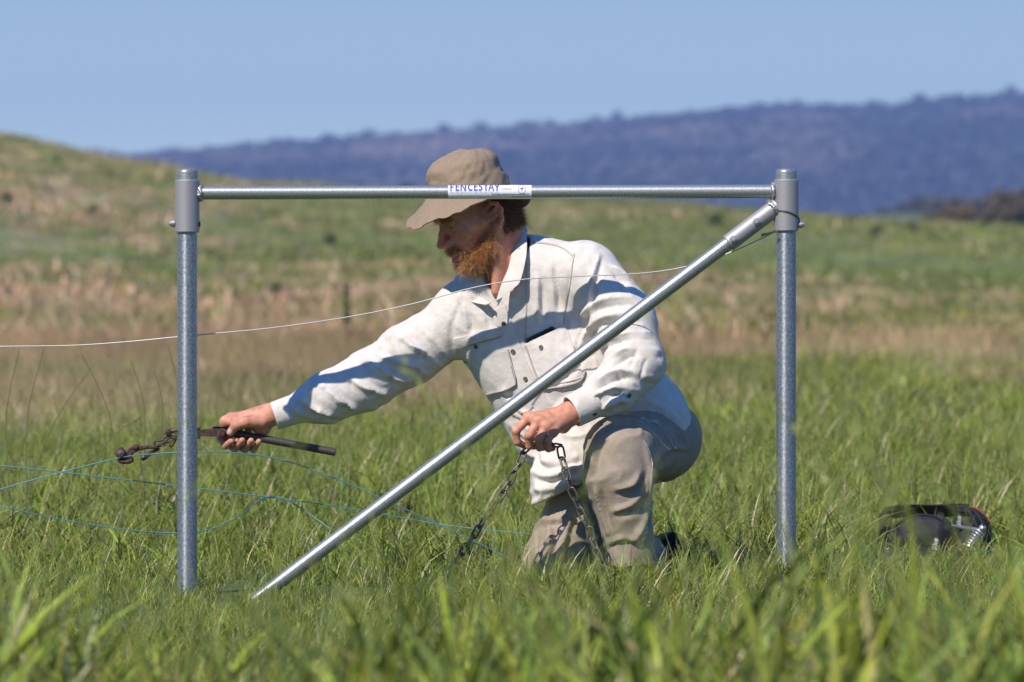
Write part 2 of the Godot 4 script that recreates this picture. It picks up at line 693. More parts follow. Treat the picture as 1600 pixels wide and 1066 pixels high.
func land() -> void:
	var ds := []
	var d := 1.5
	while d < 6900.0:
		ds.append(d)
		d += maxf(0.25, d * (0.012 if d < 450.0 else 0.016))
	ds.push_front(-6.0)
	ds.push_front(-40.0)
	var nc := 181
	var v := PackedVector3Array()
	var col := PackedColorArray()
	for dd in ds:
		for c in nc:
			var u := (c / float(nc - 1)) * 2.0 - 1.0
			var x: float = u * (0.6 + 0.4 * absf(u)) * (9.0 + maxf(dd, 0.0) * 0.26)
			v.append(Vector3(x, ground(x, EYE.z - dd) - (0.0 if dd > 0 else 0.02), EYE.z - dd))
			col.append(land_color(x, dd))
	var idx := PackedInt32Array()
	var split := 0
	for r in ds.size() - 1:
		if ds[r] < 3600.0: split = r + 1
	for span in [[0, split], [split, ds.size() - 1]]:
		idx = PackedInt32Array()
		var vv := PackedVector3Array()
		var cv := PackedColorArray()
		for r in range(span[0], span[1] + 1):
			for c in nc:
				vv.append(v[r * nc + c])
				cv.append(col[r * nc + c])
		for r in span[1] - span[0]:
			for c in nc - 1:
				var a: int = r * nc + c
				idx.append_array([a, a + nc, a + 1, a + 1, a + nc, a + nc + 1])
		var m := from_arrays(vv, smooth_normals(vv, idx), idx, cv)
		var o := part("ground" if span[0] == 0 else "mountain", m, M.land if span[0] == 0 else M.mountain, self)
		tag(o, "grassy paddock rising to a low hill behind the man" if span[0] == 0 else "long blue forested mountain range along the skyline", "", "", "structure")

# ---------------------------------------------------------------- grass
func blade(s: Soup, at: Vector3, h: float, w: float, lean: Vector3, turn: float, c0: Color, c1: Color, segs := 4) -> void:
	var side := Vector3(cos(turn), 0, sin(turn))
	var start := s.v.size()
	for k in segs + 1:
		var t := float(k) / segs
		var p := at + Vector3.UP * (h * t * (1.0 - 0.35 * lean.length() * t)) + lean * (h * t * t)
		var ww := w * 0.5 * pow(1.0 - t, 0.65) * (1.0 if t > 0.1 else 0.8)
		var tang := (Vector3.UP * (1.0 - 0.7 * lean.length() * t) + lean * 2.0 * t).normalized()
		var nrm := tang.cross(side).normalized()
		var c := c0.lerp(c1, t)
		if k == segs:
			s.v.append(p)
			s.n.append(nrm)
			s.c.append(c)
		else:
			s.v.append(p - side * ww)
			s.v.append(p + side * ww)
			s.n.append((nrm - side * 0.35).normalized())
			s.n.append((nrm + side * 0.35).normalized())
			s.c.append(c)
			s.c.append(c)
	for k in segs:
		var a := start + k * 2
		# clockwise seen from the normal's side
		if k == segs - 1:
			s.i.append_array([a, a + 1, a + 2])
		else:
			s.i.append_array([a, a + 1, a + 2, a + 1, a + 3, a + 2])

func seed_head(s: Soup, base: Vector3, dir: Vector3, long: float, c: Color, fat := 1.0) -> void:
	var n := 9
	var side := dir.cross(Vector3.UP if absf(dir.y) < 0.9 else Vector3.RIGHT).normalized()
	for k in n:
		var t := float(k) / n
		var p := base + dir * (long * t)
		var an := k * 2.4
		var out := (side * cos(an) + side.cross(dir) * sin(an)).normalized()
		var l := long * 0.20 * (1.1 - 0.6 * t) * fat
		var w := l * 0.13
		var tip := p + (dir * 0.85 + out * 0.5).normalized() * l
		var mid := p.lerp(tip, 0.45)
		var sd := out.cross(dir).normalized() * w
		s.quad(p, mid + sd, tip, mid - sd, c)
		var sd2 := (tip - p).cross(sd).normalized() * w
		s.quad(p, mid + sd2, tip, mid - sd2, c)

func clump(seed_no: int, n: int, rad: float, h0: float, h1: float, w: float, bend: float, stems: int, tint: Color, straw: float, bias := Vector3.ZERO) -> ArrayMesh:
	var r := RandomNumberGenerator.new()
	r.seed = seed_no
	var s := Soup.new()
	for k in n:
		var an := r.randf() * TAU
		var rr := rad * sqrt(r.randf())
		var at := Vector3(cos(an) * rr, -0.01, sin(an) * rr)
		var h := lerpf(h0, h1, pow(r.randf(), 1.4))
		var la := r.randf() * TAU
		var lean := Vector3(cos(la), 0, sin(la)) * bend * (0.25 + r.randf()) + bias * (0.5 + r.randf())
		var c := tint
		var lum := 0.45 + 1.15 * r.randf() * r.randf() + 0.25 * r.randf()
		c = Color(c.r * lum * (0.85 + 0.4 * r.randf()), c.g * lum, c.b * lum * (0.7 + 0.6 * r.randf()))
		if r.randf() < 0.05: c = Color(0.36, 0.39, 0.20)
		if r.randf() < straw: c = Color(STRAW.x, STRAW.y, STRAW.z) * (0.8 + 0.5 * r.randf())
		var tipc := Color(c.r * 1.15, c.g * 1.12, c.b)
		if r.randf() < 0.08: tipc = Color(0.30, 0.25, 0.11)
		blade(s, at, h, w * (0.6 + 0.8 * r.randf()), lean, r.randf() * TAU, c, tipc, 4 if h1 > 0.1 else 3)
	for k in stems:
		var an := r.randf() * TAU
		var rr := rad * sqrt(r.randf())
		var at := Vector3(cos(an) * rr, -0.01, sin(an) * rr)
		var h := h1 * (0.95 + 0.4 * r.randf())
		var la := r.randf() * TAU
		var lean := Vector3(cos(la), 0, sin(la)) * 0.18 + bias * (0.7 + 0.8 * r.randf())
		var pts := PackedVector3Array()
		var rad_s := PackedFloat32Array()
		var c := Color(0.26, 0.31, 0.095) if r.randf() > straw and tint.b < 0.15 else Color(0.34, 0.31, 0.17)
		for j in 5:
			var t := j / 4.0
			pts.append(at + Vector3.UP * (h * t * (1.0 - 0.3 * lean.length() * t)) + lean * (h * t * t))
			rad_s.append(0.0011)
		s.tube(pts, rad_s, 3, c, false, false)
		var dir := (pts[4] - pts[3]).normalized()
		seed_head(s, pts[4], dir, h * (0.16 + 0.1 * r.randf()), Color(c.r * 1.15, c.g * 1.1, c.b * 1.1), 0.8 + 0.5 * r.randf())
	return s.mesh()

func scatter(called: String, label: String, mesh: ArrayMesh, spots: Array) -> void:
	var mm := MultiMesh.new()
	mm.transform_format = MultiMesh.TRANSFORM_3D
	mm.use_colors = true
	mm.mesh = mesh
	mm.instance_count = spots.size()
	for i in spots.size():
		mm.set_instance_transform(i, spots[i][0])
		mm.set_instance_color(i, spots[i][1])
	var o := MultiMeshInstance3D.new()
	o.multimesh = mm
	o.material_override = M.grass
	o.name = numbered(called)
	add_child(o)
	tag(o, label, "", "", "stuff")

func turf(d0: float, d1: float, per_m2: float, greens: Array, straws: Array, straw_share: float, label: String, s0: float, s1: float, side: float, margin: float, want: Callable) -> void:
	var variants := greens + straws
	var lists := []
	for k in variants.size(): lists.append([])
	var mean := (d0 + d1) * 0.5
	var total := int(per_m2 * (d1 - d0) * 2.0 * (side * mean + margin))
	for k in total:
		var d := sqrt(lerpf(d0 * d0, d1 * d1, rng.randf()))
		var x := (rng.randf() * 2.0 - 1.0) * (side * d + margin)
		var z := EYE.z - d
		var s: float = lerpf(s0, s1, rng.randf()) * want.call(x, d)
		if s <= 0.05: continue
		var f := dry(x, d) * straw_share
		var pick := rng.randi() % greens.size()
		if straws.size() and rng.randf() < f: pick = greens.size() + rng.randi() % straws.size()
		var g := (0.62 + 0.62 * rng.randf()) * (1.0 + 0.45 * noise_b.get_noise_2d(x * 12.0 + 31.0, d * 3.0) * smoothstep(16.0, 50.0, d))
		if d > 50.0 and rng.randf() < 0.05: s *= 1.7
		var warm := 0.9 + 0.2 * rng.randf() + 0.25 * f
		var b := Basis(Vector3.UP, rng.randf() * TAU).scaled(Vector3(s, s, s))
		lists[pick].append([Transform3D(b, Vector3(x, ground(x, z), z)), Color(g * warm, g, g * (0.9 + 0.2 * rng.randf()))])
	for k in variants.size():
		if lists[k].size(): scatter("grass", label, variants[k], lists[k])

func patchy(x: float, d: float) -> float:
	return noise_b.get_noise_2d(x * 22.0, d * 22.0)

func grass() -> void:
	var lush := Color(0.225, 0.308, 0.050)
	var straw := Color(STRAW.x, STRAW.y, STRAW.z)
	var near := []
	for k in 6: near.append(clump(100 + k, 22, 0.070, 0.06, 0.21, 0.0074, 0.85, 0, lush, 0.07))
	var seedy := []
	for k in 3: seedy.append(clump(150 + k, 14, 0.070, 0.06, 0.21, 0.0066, 0.85, 2, lush, 0.07))
	var mid := []
	for k in 4: mid.append(clump(200 + k, 26, 0.14, 0.07, 0.24, 0.0105, 0.7, 0, lush, 0.06))
	var mid_dry := []
	for k in 2: mid_dry.append(clump(250 + k, 30, 0.14, 0.08, 0.26, 0.007, 0.6, 2, straw, 0.5))
	var tall := []
	for k in 6: tall.append(clump(300 + k, 11, 0.080, 0.15, 0.36, 0.0170, 0.5, 1 if k % 2 == 0 else 0, Color(0.240, 0.318, 0.052), 0.06, Vector3(0.16, 0, 0)))
	var tussock := []
	for k in 3: tussock.append(clump(400 + k, 34, 0.34, 0.10, 0.36, 0.020, 0.7, 0, Color(0.195, 0.250, 0.058), 0.08))
	var tussock_dry := []
	for k in 3: tussock_dry.append(clump(450 + k, 34, 0.34, 0.12, 0.40, 0.018, 0.6, 0, straw, 0.4))
	var far := []
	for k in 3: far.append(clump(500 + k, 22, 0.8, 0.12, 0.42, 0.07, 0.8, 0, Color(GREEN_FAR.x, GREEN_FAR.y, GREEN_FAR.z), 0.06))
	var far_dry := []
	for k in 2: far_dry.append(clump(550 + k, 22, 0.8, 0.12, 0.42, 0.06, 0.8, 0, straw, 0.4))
	# the blurred tall grass right in front of the lens
	turf(5.4, 10.7, 100.0, tall, [], 0.0, "tall blurred grass in front of the fence", 0.68, 1.38, 0.15, 0.7, func(x, d):
		return (1.0 - 0.34 * smoothstep(-0.85, -0.6, x) * (1.0 - smoothstep(-0.3, -0.1, x)) * smoothstep(6.5, 7.5, d)) * (0.92 + 0.45 * patchy(x * 0.5, d * 0.5) + 0.10 * smoothstep(0.1, 0.8, x)) * (1.0 - 0.5 * smoothstep(8.6, 10.2, d)))
	# the short turf under the fence
	turf(9.8, 13.95, 330.0, near, seedy, 0.0, "short green turf around the feet of the fence posts", 0.40, 0.80, 0.15, 0.9, func(x, d):
		if absf(x + 0.64) < 0.13 and d > 12.3: return 0.42
		return lerpf(1.0, 1.35, smoothstep(12.4, 13.9, d)) * (0.44 if x < -0.12 else (0.8 if absf(x - 0.25) < 0.22 and d > 12.9 else 0.66)) * (1.0 + 0.6 * patchy(x, d)))
	turf(9.8, 13.95, 40.0, seedy, [], 0.0, "taller seeding blades standing up from the short turf", 0.55, 0.95, 0.15, 0.9, func(x, d):
		return (0.42 if x < -0.12 else 0.72) * (1.0 + 0.5 * patchy(x, d)))
	turf(13.9, 26.0, 170.0, near + seedy.slice(0, 1), mid_dry, 0.5, "green meadow grass behind the kneeling man", 0.65, 1.15, 0.17, 1.2, func(x, d):
		var low := 1.0
		if absf(x - 1.17) < 0.25 and d < 15.95: low = 0.40
		if absf(x - 0.44) < 0.12 and d < 14.9: low = 0.5
		low *= lerpf(0.62, 1.0, smoothstep(13.9, 16.5, d))
		return low * (1.0 + 0.55 * patchy(x * 0.6, d * 0.6)))
	turf(25.0, 56.0, 75.0, mid, mid_dry, 1.0, "meadow grass fading out of focus", 0.7, 1.2, 0.19, 1.5, func(x, d):
		return 1.0 + 0.5 * patchy(x * 0.3, d * 0.3))
	turf(54.0, 130.0, 12.0, tussock, tussock_dry, 1.0, "blurred dry tussocks below the hill", 0.6, 1.2, 0.20, 2.5, func(x, d):
		return 1.0 + 0.6 * patchy(x * 0.12, d * 0.06))
	turf(125.0, 385.0, 2.2, far, far_dry, 1.0, "pale tussocks scattered over the hill", 0.4, 1.2, 0.21, 4.0, func(x, d):
		return 0.8 + 0.7 * patchy(x * 0.05, d * 0.03))

# ---------------------------------------------------------------- trees and bushes
func leafy(seed_no: int, size: Vector3, clumps: int, leaf: float, c: Color) -> ArrayMesh:
	var r := RandomNumberGenerator.new()
	r.seed = seed_no
	var s := Soup.new()
	for k in clumps:
		var dirv := Vector3(r.randfn(), r.randfn(), r.randfn()).normalized() * pow(r.randf(), 0.4)
		var lump := 0.75 + 0.35 * noise_b.get_noise_3d(dirv.x * 60.0 + seed_no, dirv.y * 60.0, dirv.z * 60.0) + 0.2 * r.randf()
		var p := Vector3(dirv.x * size.x, size.y * (1.05 + dirv.y * lump * 0.95), dirv.z * size.z) * Vector3(lump, 1, lump)
		var tone := 0.7 + 0.6 * r.randf()
		for j in 3:
			var u := Vector3(r.randfn(), r.randfn(), r.randfn()).normalized() * leaf * (0.6 + 0.8 * r.randf())
			var w := u.cross(Vector3(r.randfn(), r.randfn(), r.randfn())).normalized() * leaf * 0.45
			var q := p + Vector3(r.randfn(), r.randfn(), r.randfn()) * leaf * 0.6
			s.quad(q - u, q + w, q + u, q - w, Color(c.r * tone, c.g * tone, c.b * tone))
	return s.mesh()

func bush(called: String, label: String, category: String, px: float, py: float, d: float, wide: float, high: float, c: Color, seed_no: int, group := "", trunk := true) -> void:
	var at := P(px, py, EYE.z - d)
	at.y = ground(at.x, at.z)
	var o := thing(called, label, category, at, group)
	var m := leafy(seed_no, Vector3(wide * 0.5, high * 0.5, wide * 0.45), 420, minf(high, wide * 2.0) * 0.09, c)
	part("crown", m, M.leaf, o, at)
	if trunk:
		var s := Soup.new()
		for k in 3:
			var e := Vector3((k - 1) * wide * 0.16, high * 0.6, (k % 2) * wide * 0.1)
			s.tube(PackedVector3Array([Vector3(0, -0.1, 0), e * 0.5 + Vector3(0, 0.05, 0), e]), PackedFloat32Array([high * 0.03, high * 0.022, high * 0.008]), 6)
		part("trunk", s.mesh(), M.bark, o, at)

func woods() -> void:
	# the timber on the mountain and the paddock trees below it, one mass each
	var kinds := []
	for k in 4:
		var r := RandomNumberGenerator.new()
		r.seed = 60 + k
		var s := Soup.new()
		s.tube(PackedVector3Array([Vector3(0, -2, 0), Vector3(0, 8, 0)]), PackedFloat32Array([0.5, 0.2]), 5)
		for j in 26:
			var p := Vector3(r.randfn() * 2.2, 6.5 + r.randf() * 8.0, r.randfn() * 2.2)
			var u := Vector3(r.randfn(), r.randfn() * 0.6, r.randfn()).normalized() * 2.4
			var w := u.cross(Vector3(r.randfn(), r.randfn(), r.randfn())).normalized() * 1.5
			s.quad(p - u, p + w, p + u, p - w)
		kinds.append(s.mesh())
	var lists := [[], [], [], []]
	for k in 42000:
		var d := lerpf(4300.0, 6080.0, pow(rng.randf(), 0.7))
		var x := (rng.randf() * 2.0 - 1.0) * (0.17 * d)
		if k < 4200: d = 5900.0 + rng.randf() * 130.0
		var c := land_color(x, d)
		var bare := c.r / TIMBER.x - 1.0
		if rng.randf() < bare * 0.06: continue
		var s := 0.55 + 0.55 * rng.randf()
		if k < 4200:
			s *= 0.62 + 0.45 * smoothstep(-0.4, 0.5, noise_b.get_noise_2d(x * 1.6, 7.0)) + (0.55 if rng.randf() < 0.12 else 0.25) * rng.randf()
		var t := 0.75 + 0.5 * rng.randf()
		lists[k % 4].append([Transform3D(Basis(Vector3.UP, rng.randf() * TAU).scaled(Vector3(s * 1.1, s, s * 1.1)), Vector3(x, ground(x, EYE.z - d), EYE.z - d)), Color(c.r * t, c.g * t, c.b * t)])
	for k in 4: scatter("forest", "dark timber covering the blue mountain range", kinds[k], lists[k])
	var rows := [[], [], [], []]
	for k in 420:
		var u := rng.randf()
		var px := lerpf(1255.0, 1700.0, u)
		var d := lerpf(1450.0, 1750.0, rng.randf())
		if px < 1375.0 and rng.randf() < 0.35: continue
		var at := P(px, 330.0, EYE.z - d)
		var s := (0.10 + 0.24 * smoothstep(1340.0, 1460.0, px)) * (0.7 + 0.5 * rng.randf())
		var t := 0.8 + 0.5 * rng.randf()
		rows[k % 4].append([Transform3D(Basis(Vector3.UP, rng.randf() * TAU).scaled(Vector3(s, s * 0.8, s)), Vector3(at.x, ground(at.x, at.z) - 0.4, at.z)), Color(0.095 * t, 0.090 * t, 0.062 * t)])
	for k in 4: scatter("treeline", "grey-brown treeline beyond the right-hand paddock", kinds[k], rows[k])
	bush("bush", "low rusty-brown bush, leftmost of the far brown bushes", "bush", 1462, 345, 600, 3.6, 2.0, Color(0.115, 0.090, 0.048), 11, "brown bushes beyond the paddock")
	bush("bush", "rounded orange-brown bush between the dark far bushes", "bush", 1500, 345, 590, 4.6, 2.9, Color(0.155, 0.105, 0.046), 12, "brown bushes beyond the paddock")
	bush("bush", "small dark bush beside the tall brown bush", "bush", 1532, 345, 595, 3.4, 2.2, Color(0.095, 0.085, 0.046), 13, "brown bushes beyond the paddock")
	bush("bush", "tallest dark brown bush at the paddock's far edge", "bush", 1571, 345, 600, 4.6, 4.4, Color(0.115, 0.092, 0.048), 14, "brown bushes beyond the paddock")
	bush("tree", "dark grey tree cut off by the right picture edge", "tree", 1606, 345, 640, 3.2, 4.9, Color(0.09, 0.08, 0.06), 15)
	bush("bush", "small dark bush on the hill crest beside the hat", "bush", 634, 292, 372, 0.9, 0.75, Color(0.08, 0.085, 0.035), 16)
	var weeds := [[1425, 372, 300, 0.9, "dark weed nearest the brown bushes on the right slope"], [1371, 383, 285, 0.7, "dark weed right of the right post on the slope"], [1118, 385, 280, 0.9, "dark weed on the slope above the diagonal strut"], [1182, 378, 290, 0.7, "dark weed seen behind the strut's upper end"], [1333, 352, 330, 0.6, "small dark weed near the right-hand crest"], [146, 345, 230, 1.0, "dark clump on the hill left of the left post"], [12, 342, 230, 1.1, "dark clump at the left edge of the hill"], [515, 350, 220, 1.0, "dark clump below the rail left of the hat"], [660, 385, 200, 0.8, "dark clump on the slope beside the man's face"], [432, 452, 150, 0.9, "dark clump on the lower slope above the wire"], [86, 268, 320, 0.9, "dark clump near the top of the left hill"]]
	for w in weeds:
		bush("weed", w[4], "weed", w[0], w[1], w[2], w[3] * (0.85 if w[0] > 1000 else 0.55), w[3] * (0.9 if w[0] > 1000 else 0.55), Color(0.10, 0.12, 0.05), int(w[0]), "dark weeds on the slopes", false)
	bush("thistle", "tall dark green thistle stalk between post and man", "thistle", 541, 560, 62.0, 0.10, 0.95, Color(0.125, 0.155, 0.06), 77, "", false)

# ---------------------------------------------------------------- the galvanised end assembly
const RP := 0.0242     # radius of the posts
func pipe_profile(l: float, r: float, ch := 0.002) -> Array:
	return [Vector2(0, 0), Vector2(0, r - ch), Vector2(ch, r), Vector2(l - ch, r), Vector2(l, r - ch), Vector2(l, 0)]

func weld(at: Vector3, axis: Vector3, r: float, seed_no: int) -> ArrayMesh:
	# a lumpy bead round a joint
	var w := RandomNumberGenerator.new()
	w.seed = seed_no
	axis = axis.normalized()
	var side := axis.cross(Vector3.UP if absf(axis.y) < 0.9 else Vector3.FORWARD).normalized()
	var up := side.cross(axis)
	var pts := PackedVector3Array()
	var rad := PackedFloat32Array()
	for k in 56:
		var an := TAU * k / 56.0
		pts.append(at + (side * cos(an) + up * sin(an)) * (r + 0.0008 * w.randf()) + axis * 0.0018 * w.randfn())
		rad.append(0.0034 + 0.0022 * w.randf())
	var s := Soup.new()
	s.tube(pts, rad, 7, Color.WHITE, true)
	return s.mesh()

func bolt(at: Vector3, dir: Vector3, o: Node3D, called := "bolt") -> void:
	var h := lathe(at, dir, [Vector2(0, 0.0100), Vector2(0.008, 0.0100), Vector2(0.009, 0.0088), Vector2(0.009, 0.0060)], 6)
	var b := part(called, h, M.steel, o)
	part("shank", lathe(at - dir * 0.004, dir, [Vector2(0, 0.0060), Vector2(0.0165, 0.0060), Vector2(0.018, 0.0045), Vector2(0.018, 0)], 16), M.weld, b)

func fence_stay() -> void:
	var base := P(292, 930, 0)
	base.y = 0
	var o := thing("fence_brace", "galvanised steel fence brace with two posts, top rail and diagonal strut", "fence brace", base)
	var lt := P(292, 264, 0)
	var rt := P(1229, 264, 0)
	for k in 2:
		var top: Vector3 = lt if k == 0 else rt
		var cb := P(292, 363, 0) if k == 0 else P(1229, 361, 0)
		var ct := P(292, 281, 0) if k == 0 else P(1229, 280.5, 0)
		var foot := Vector3(top.x + 0.004, -0.35, 0)
		part("post", lathe(Vector3(top.x, foot.y, 0), Vector3.UP, [Vector2(0, RP), Vector2(cb.y + 0.35, RP)], 40), M.galv, o)
		part("collar", lathe(Vector3(top.x, cb.y, 0), Vector3.UP, [Vector2(0, RP + 0.0004), Vector2(0, 0.0290), Vector2(0.002, 0.0302), Vector2(ct.y - cb.y - 0.002, 0.0302), Vector2(ct.y - cb.y, 0.0285), Vector2(ct.y - cb.y, 0.020)], 40), M.cast, o)
		part("cap", lathe(Vector3(top.x, ct.y - 0.006, 0), Vector3.UP, [Vector2(0, 0.0262), Vector2(top.y - ct.y - 0.001, 0.0262), Vector2(top.y - ct.y + 0.003, 0.0250), Vector2(top.y - ct.y + 0.0055, 0.021), Vector2(top.y - ct.y + 0.0068, 0.012), Vector2(top.y - ct.y + 0.007, 0.0)], 40), M.galv_bright, o)
	# set screws on the outer sides of the collars
	var s1 := P(276, 349, 0)
	bolt(Vector3(lt.x - 0.0302, s1.y, 0.002), Vector3(-1, 0, 0.0), o, "set_screw")
	bolt(Vector3(rt.x + 0.0302, P(0, 351, 0).y, 0.002), Vector3(1, 0, 0.0), o, "set_screw")
	part("pin_hole", lathe(P(311.3, 350.5, 0.006), Vector3(0.97, 0, 0.25), [Vector2(0, 0.007), Vector2(0.0005, 0.007), Vector2(0.0007, 0.0)], 16), M.dark, o)
	# the rail
	var ra := P(306, 301.3, 0)
	var rb := P(1213, 298.8, 0)
	var rd := rb - ra
	part("rail", lathe(ra, rd, [Vector2(0, 0.0166), Vector2(rd.length(), 0.0166)], 40), M.galv_bright, o)
	part("weld_bead", weld(ra + rd.normalized() * 0.011, rd, 0.0170, 3), M.weld, o)
	part("weld_bead", weld(rb - rd.normalized() * 0.007, rd, 0.0170, 4), M.weld, o)
	# the strut, its sleeve and the two bolts through it
	var sa := P(374, 957, 0.12)
	var sb := P(1215, 322, 0)
	var sd := sb - sa
	part("strut", lathe(sa, sd, pipe_profile(sd.length() - 0.06, 0.0172), 40), M.galv_bright, o)
	var sl := sb - sd.normalized() * 0.152
	var sl_len := (sb - sl).length()
	part("sleeve", lathe(sl, sd, [Vector2(-0.0005, 0.0172), Vector2(0, 0.0205), Vector2(0.002, 0.0216), Vector2(sl_len, 0.0216)], 40), M.cast, o)
	part("weld_bead", weld(sb - sd.normalized() * 0.012, sd, 0.0222, 5), M.weld, o)
	for b in [0.136, 0.064]:
		var at: Vector3 = sb - sd.normalized() * float(b) + Vector3(0, 0, 0.0205)
		bolt(at, Vector3(-0.1, 0.05, 1).normalized(), o)
	# the sticker round the rail with its lettering
	var x0 := P(700, 300, 0).x
	var x1 := P(830.5, 300, 0).x
	var rows := []
	for j in 25:
		var an := deg_to_rad(112.0 - 215.0 * j / 24.0)
		var row := []
		for i in 9:
			var x := lerpf(x0, x1, i / 8.0)
			row.append(on_rail(x, an, ra, rd, 0.0170))
		rows.append(row)
	var st := part("sticker", sheet(rows, false, 0.0003), M.sticker, o)
	tag(st, "white printed sticker wrapped round the rail")
	lettering("FENCESTAY", x0 + 0.0055, x0 + 0.0055 + 0.121, 84.0, 9.0, ra, rd, M.ink_blue, st, true)
	lettering("FENCESTAY", x0 + 0.0055, x0 + 0.0055 + 0.121, 7.0, -8.0, ra, rd, M.ink_pale, st, true, true)
	lettering(".COM.AU", x0 + 0.128, x0 + 0.155, 36.0, 16.0, ra, rd, M.ink_grey, st)
	lettering("By Fripper Engineering & Consulting P/L", x0 + 0.108, x1 - 0.006, -12.0, -26.0, ra, rd, M.ink_navy, st)
	lettering("fencestay.com.au", x0 + 0.158, x1 - 0.006, -38.0, -54.0, ra, rd, M.ink_navy, st)
	# the badge: a ring and a leaping kangaroo outline
	var cx := P(815.5, 0, 0).x
	var ring := PackedVector3Array()
	for k in 40:
		var a := TAU * k / 40.0
		ring.append(on_rail(cx + cos(a) * 0.0088, deg_to_rad(22.0 + 34.0 * sin(a)), ra, rd, 0.01735))
	var rs := Soup.new()
	var rr := PackedFloat32Array()
	rr.resize(40)
	rr.fill(0.0006)
	rs.tube(ring, rr, 4, Color.WHITE, true)
	part("badge_ring", rs.mesh(), M.ink_grey, st)
	var shape := PackedVector2Array([Vector2(-1.0, 0.05), Vector2(-0.45, 0.3), Vector2(-0.1, 0.5), Vector2(0.3, 0.42), Vector2(0.7, 0.62), Vector2(1.0, 0.5), Vector2(0.7, 0.3), Vector2(0.35, 0.1), Vector2(0.15, -0.15), Vector2(0.1, -0.75), Vector2(-0.08, -0.7), Vector2(-0.1, -0.1), Vector2(-0.45, 0.08)])
	var tri := Geometry2D.triangulate_polygon(shape)
	var ks := Soup.new()
	for t in range(0, tri.size(), 3):
		var w := []
		for q in 3:
			var p := shape[tri[t + q]]
			w.append(on_rail(cx + p.x * 0.0068, deg_to_rad(24.0 + 24.0 * p.y), ra, rd, 0.0175))
		if (w[2] - w[0]).cross(w[1] - w[0]).z < 0:
			ks.quad(w[0], w[2], w[1], w[1])
		else:
			ks.quad(w[0], w[1], w[2], w[2])
	part("badge", ks.mesh(), M.ink_navy, st)
	# the wire twisted round the right collar
	var loop := PackedVector3Array()
	for k in 49:
		var a := TAU * k / 24.0
		loop.append(Vector3(rt.x + cos(a) * 0.0318, P(0, 337, 0).y - 0.010 * cos(a + 0.5) - 0.0016 * (k / 24.0) + 0.006 * sin(a), sin(a) * 0.0318))
	var lw := thing("wire_tie", "dark wire loop tied round the right-hand collar", "wire", Vector3(rt.x, loop[0].y, 0))
	part("loop", tube_mesh(Array(loop), 0.0015, 6), M.wire_dark, lw)
	var tw := Soup.new()
	for s in 2:
		var pts := PackedVector3Array()
		for k in 30:
			var t := k / 29.0
			var c := P(lerpf(1212, 1190, t), lerpf(361, 367.5, t), 0.034 - 0.03 * t)
			var a := t * 22.0 + s * PI
			pts.append(c + Vector3(0, cos(a), sin(a)) * 0.0026)
		var r := PackedFloat32Array()
		r.resize(30)
		r.fill(0.0014)
		tw.tube(pts, r, 6)
	part("twist", tw.mesh(), M.wire_dark, lw)

func on_rail(x: float, an: float, ra: Vector3, rd: Vector3, r: float) -> Vector3:
	var c := ra + rd * ((x - ra.x) / rd.x)
	return Vector3(x, c.y + sin(an) * r, c.z + cos(an) * r)

# Letters bent round the rail: from top angle to bottom angle, between two x.
func lettering(text: String, x0: float, x1: float, top: float, bottom: float, ra: Vector3, rd: Vector3, m: Material, parent: Node3D, heavy := false, mirrored := false) -> void:
	var f := SystemFont.new()
	f.font_names = PackedStringArray(["Droid Sans"])
	f.font_weight = 700
	var t := TextMesh.new()
	t.text = text
	t.font = f
	t.font_size = 32
	t.pixel_size = 0.01
	t.depth = 0.0
	var arr := t.get_mesh_arrays()
	var v: PackedVector3Array = arr[Mesh.ARRAY_VERTEX]
	var idx: PackedInt32Array = arr[Mesh.ARRAY_INDEX] if arr[Mesh.ARRAY_INDEX] != null else PackedInt32Array(range(v.size()))
	if v.is_empty():
		print("no text for ", text)
		return
	var lo := v[0]
	var hi := v[0]
	for p in v:
		lo = lo.min(p)
		hi = hi.max(p)
	# cap height counts, descenders hang below
	var base := 0.0
	if text.begins_with("By"):
		base = lo.y + (hi.y - lo.y) * 0.22
	else:
		base = lo.y
	var tris := []
	for k in range(0, idx.size(), 3):
		tris.append([v[idx[k]], v[idx[k + 1]], v[idx[k + 2]]])
	for level in 2:
		var more := []
		for q in tris:
			var a: Vector3 = q[0]
			var b: Vector3 = q[1]
			var c: Vector3 = q[2]
			var e := a.lerp(b, 0.5)
			var g := b.lerp(c, 0.5)
			var h := c.lerp(a, 0.5)
			more.append_array([[a, e, h], [e, b, g], [h, g, c], [e, g, h]])
		tris = more
	var s := Soup.new()
	for q in tris:
		var w := []
		for p in q:
			var u: float = (p.x - lo.x) / (hi.x - lo.x)
			var y: float = (p.y - base) / (hi.y - base)
			if mirrored: y = 1.0 - y
			w.append(on_rail(lerpf(x0, x1, u), deg_to_rad(lerpf(bottom, top, y)), ra, rd, 0.01725))
		var face: Vector3 = (w[2] - w[0]).cross(w[1] - w[0])
		var mid: Vector3 = (w[0] + w[1] + w[2]) / 3.0
		var outw := Vector3(0, mid.y - (ra + rd * ((mid.x - ra.x) / rd.x)).y, mid.z)
		if face.dot(outw) < 0.0:
			s.quad(w[0], w[2], w[1], w[1])
		else:
			s.quad(w[0], w[1], w[2], w[2])
	part("lettering", s.mesh(), m, parent)

# ---------------------------------------------------------------- wires
func wire(called: String, label: String, pts: Array, r: float, m: Material, group := "") -> void:
	var c := curve_px(pts, 10)
	var o := part(called, tube_mesh(Array(c), r, 6), m, self)
	tag(o, label, "wire", group)

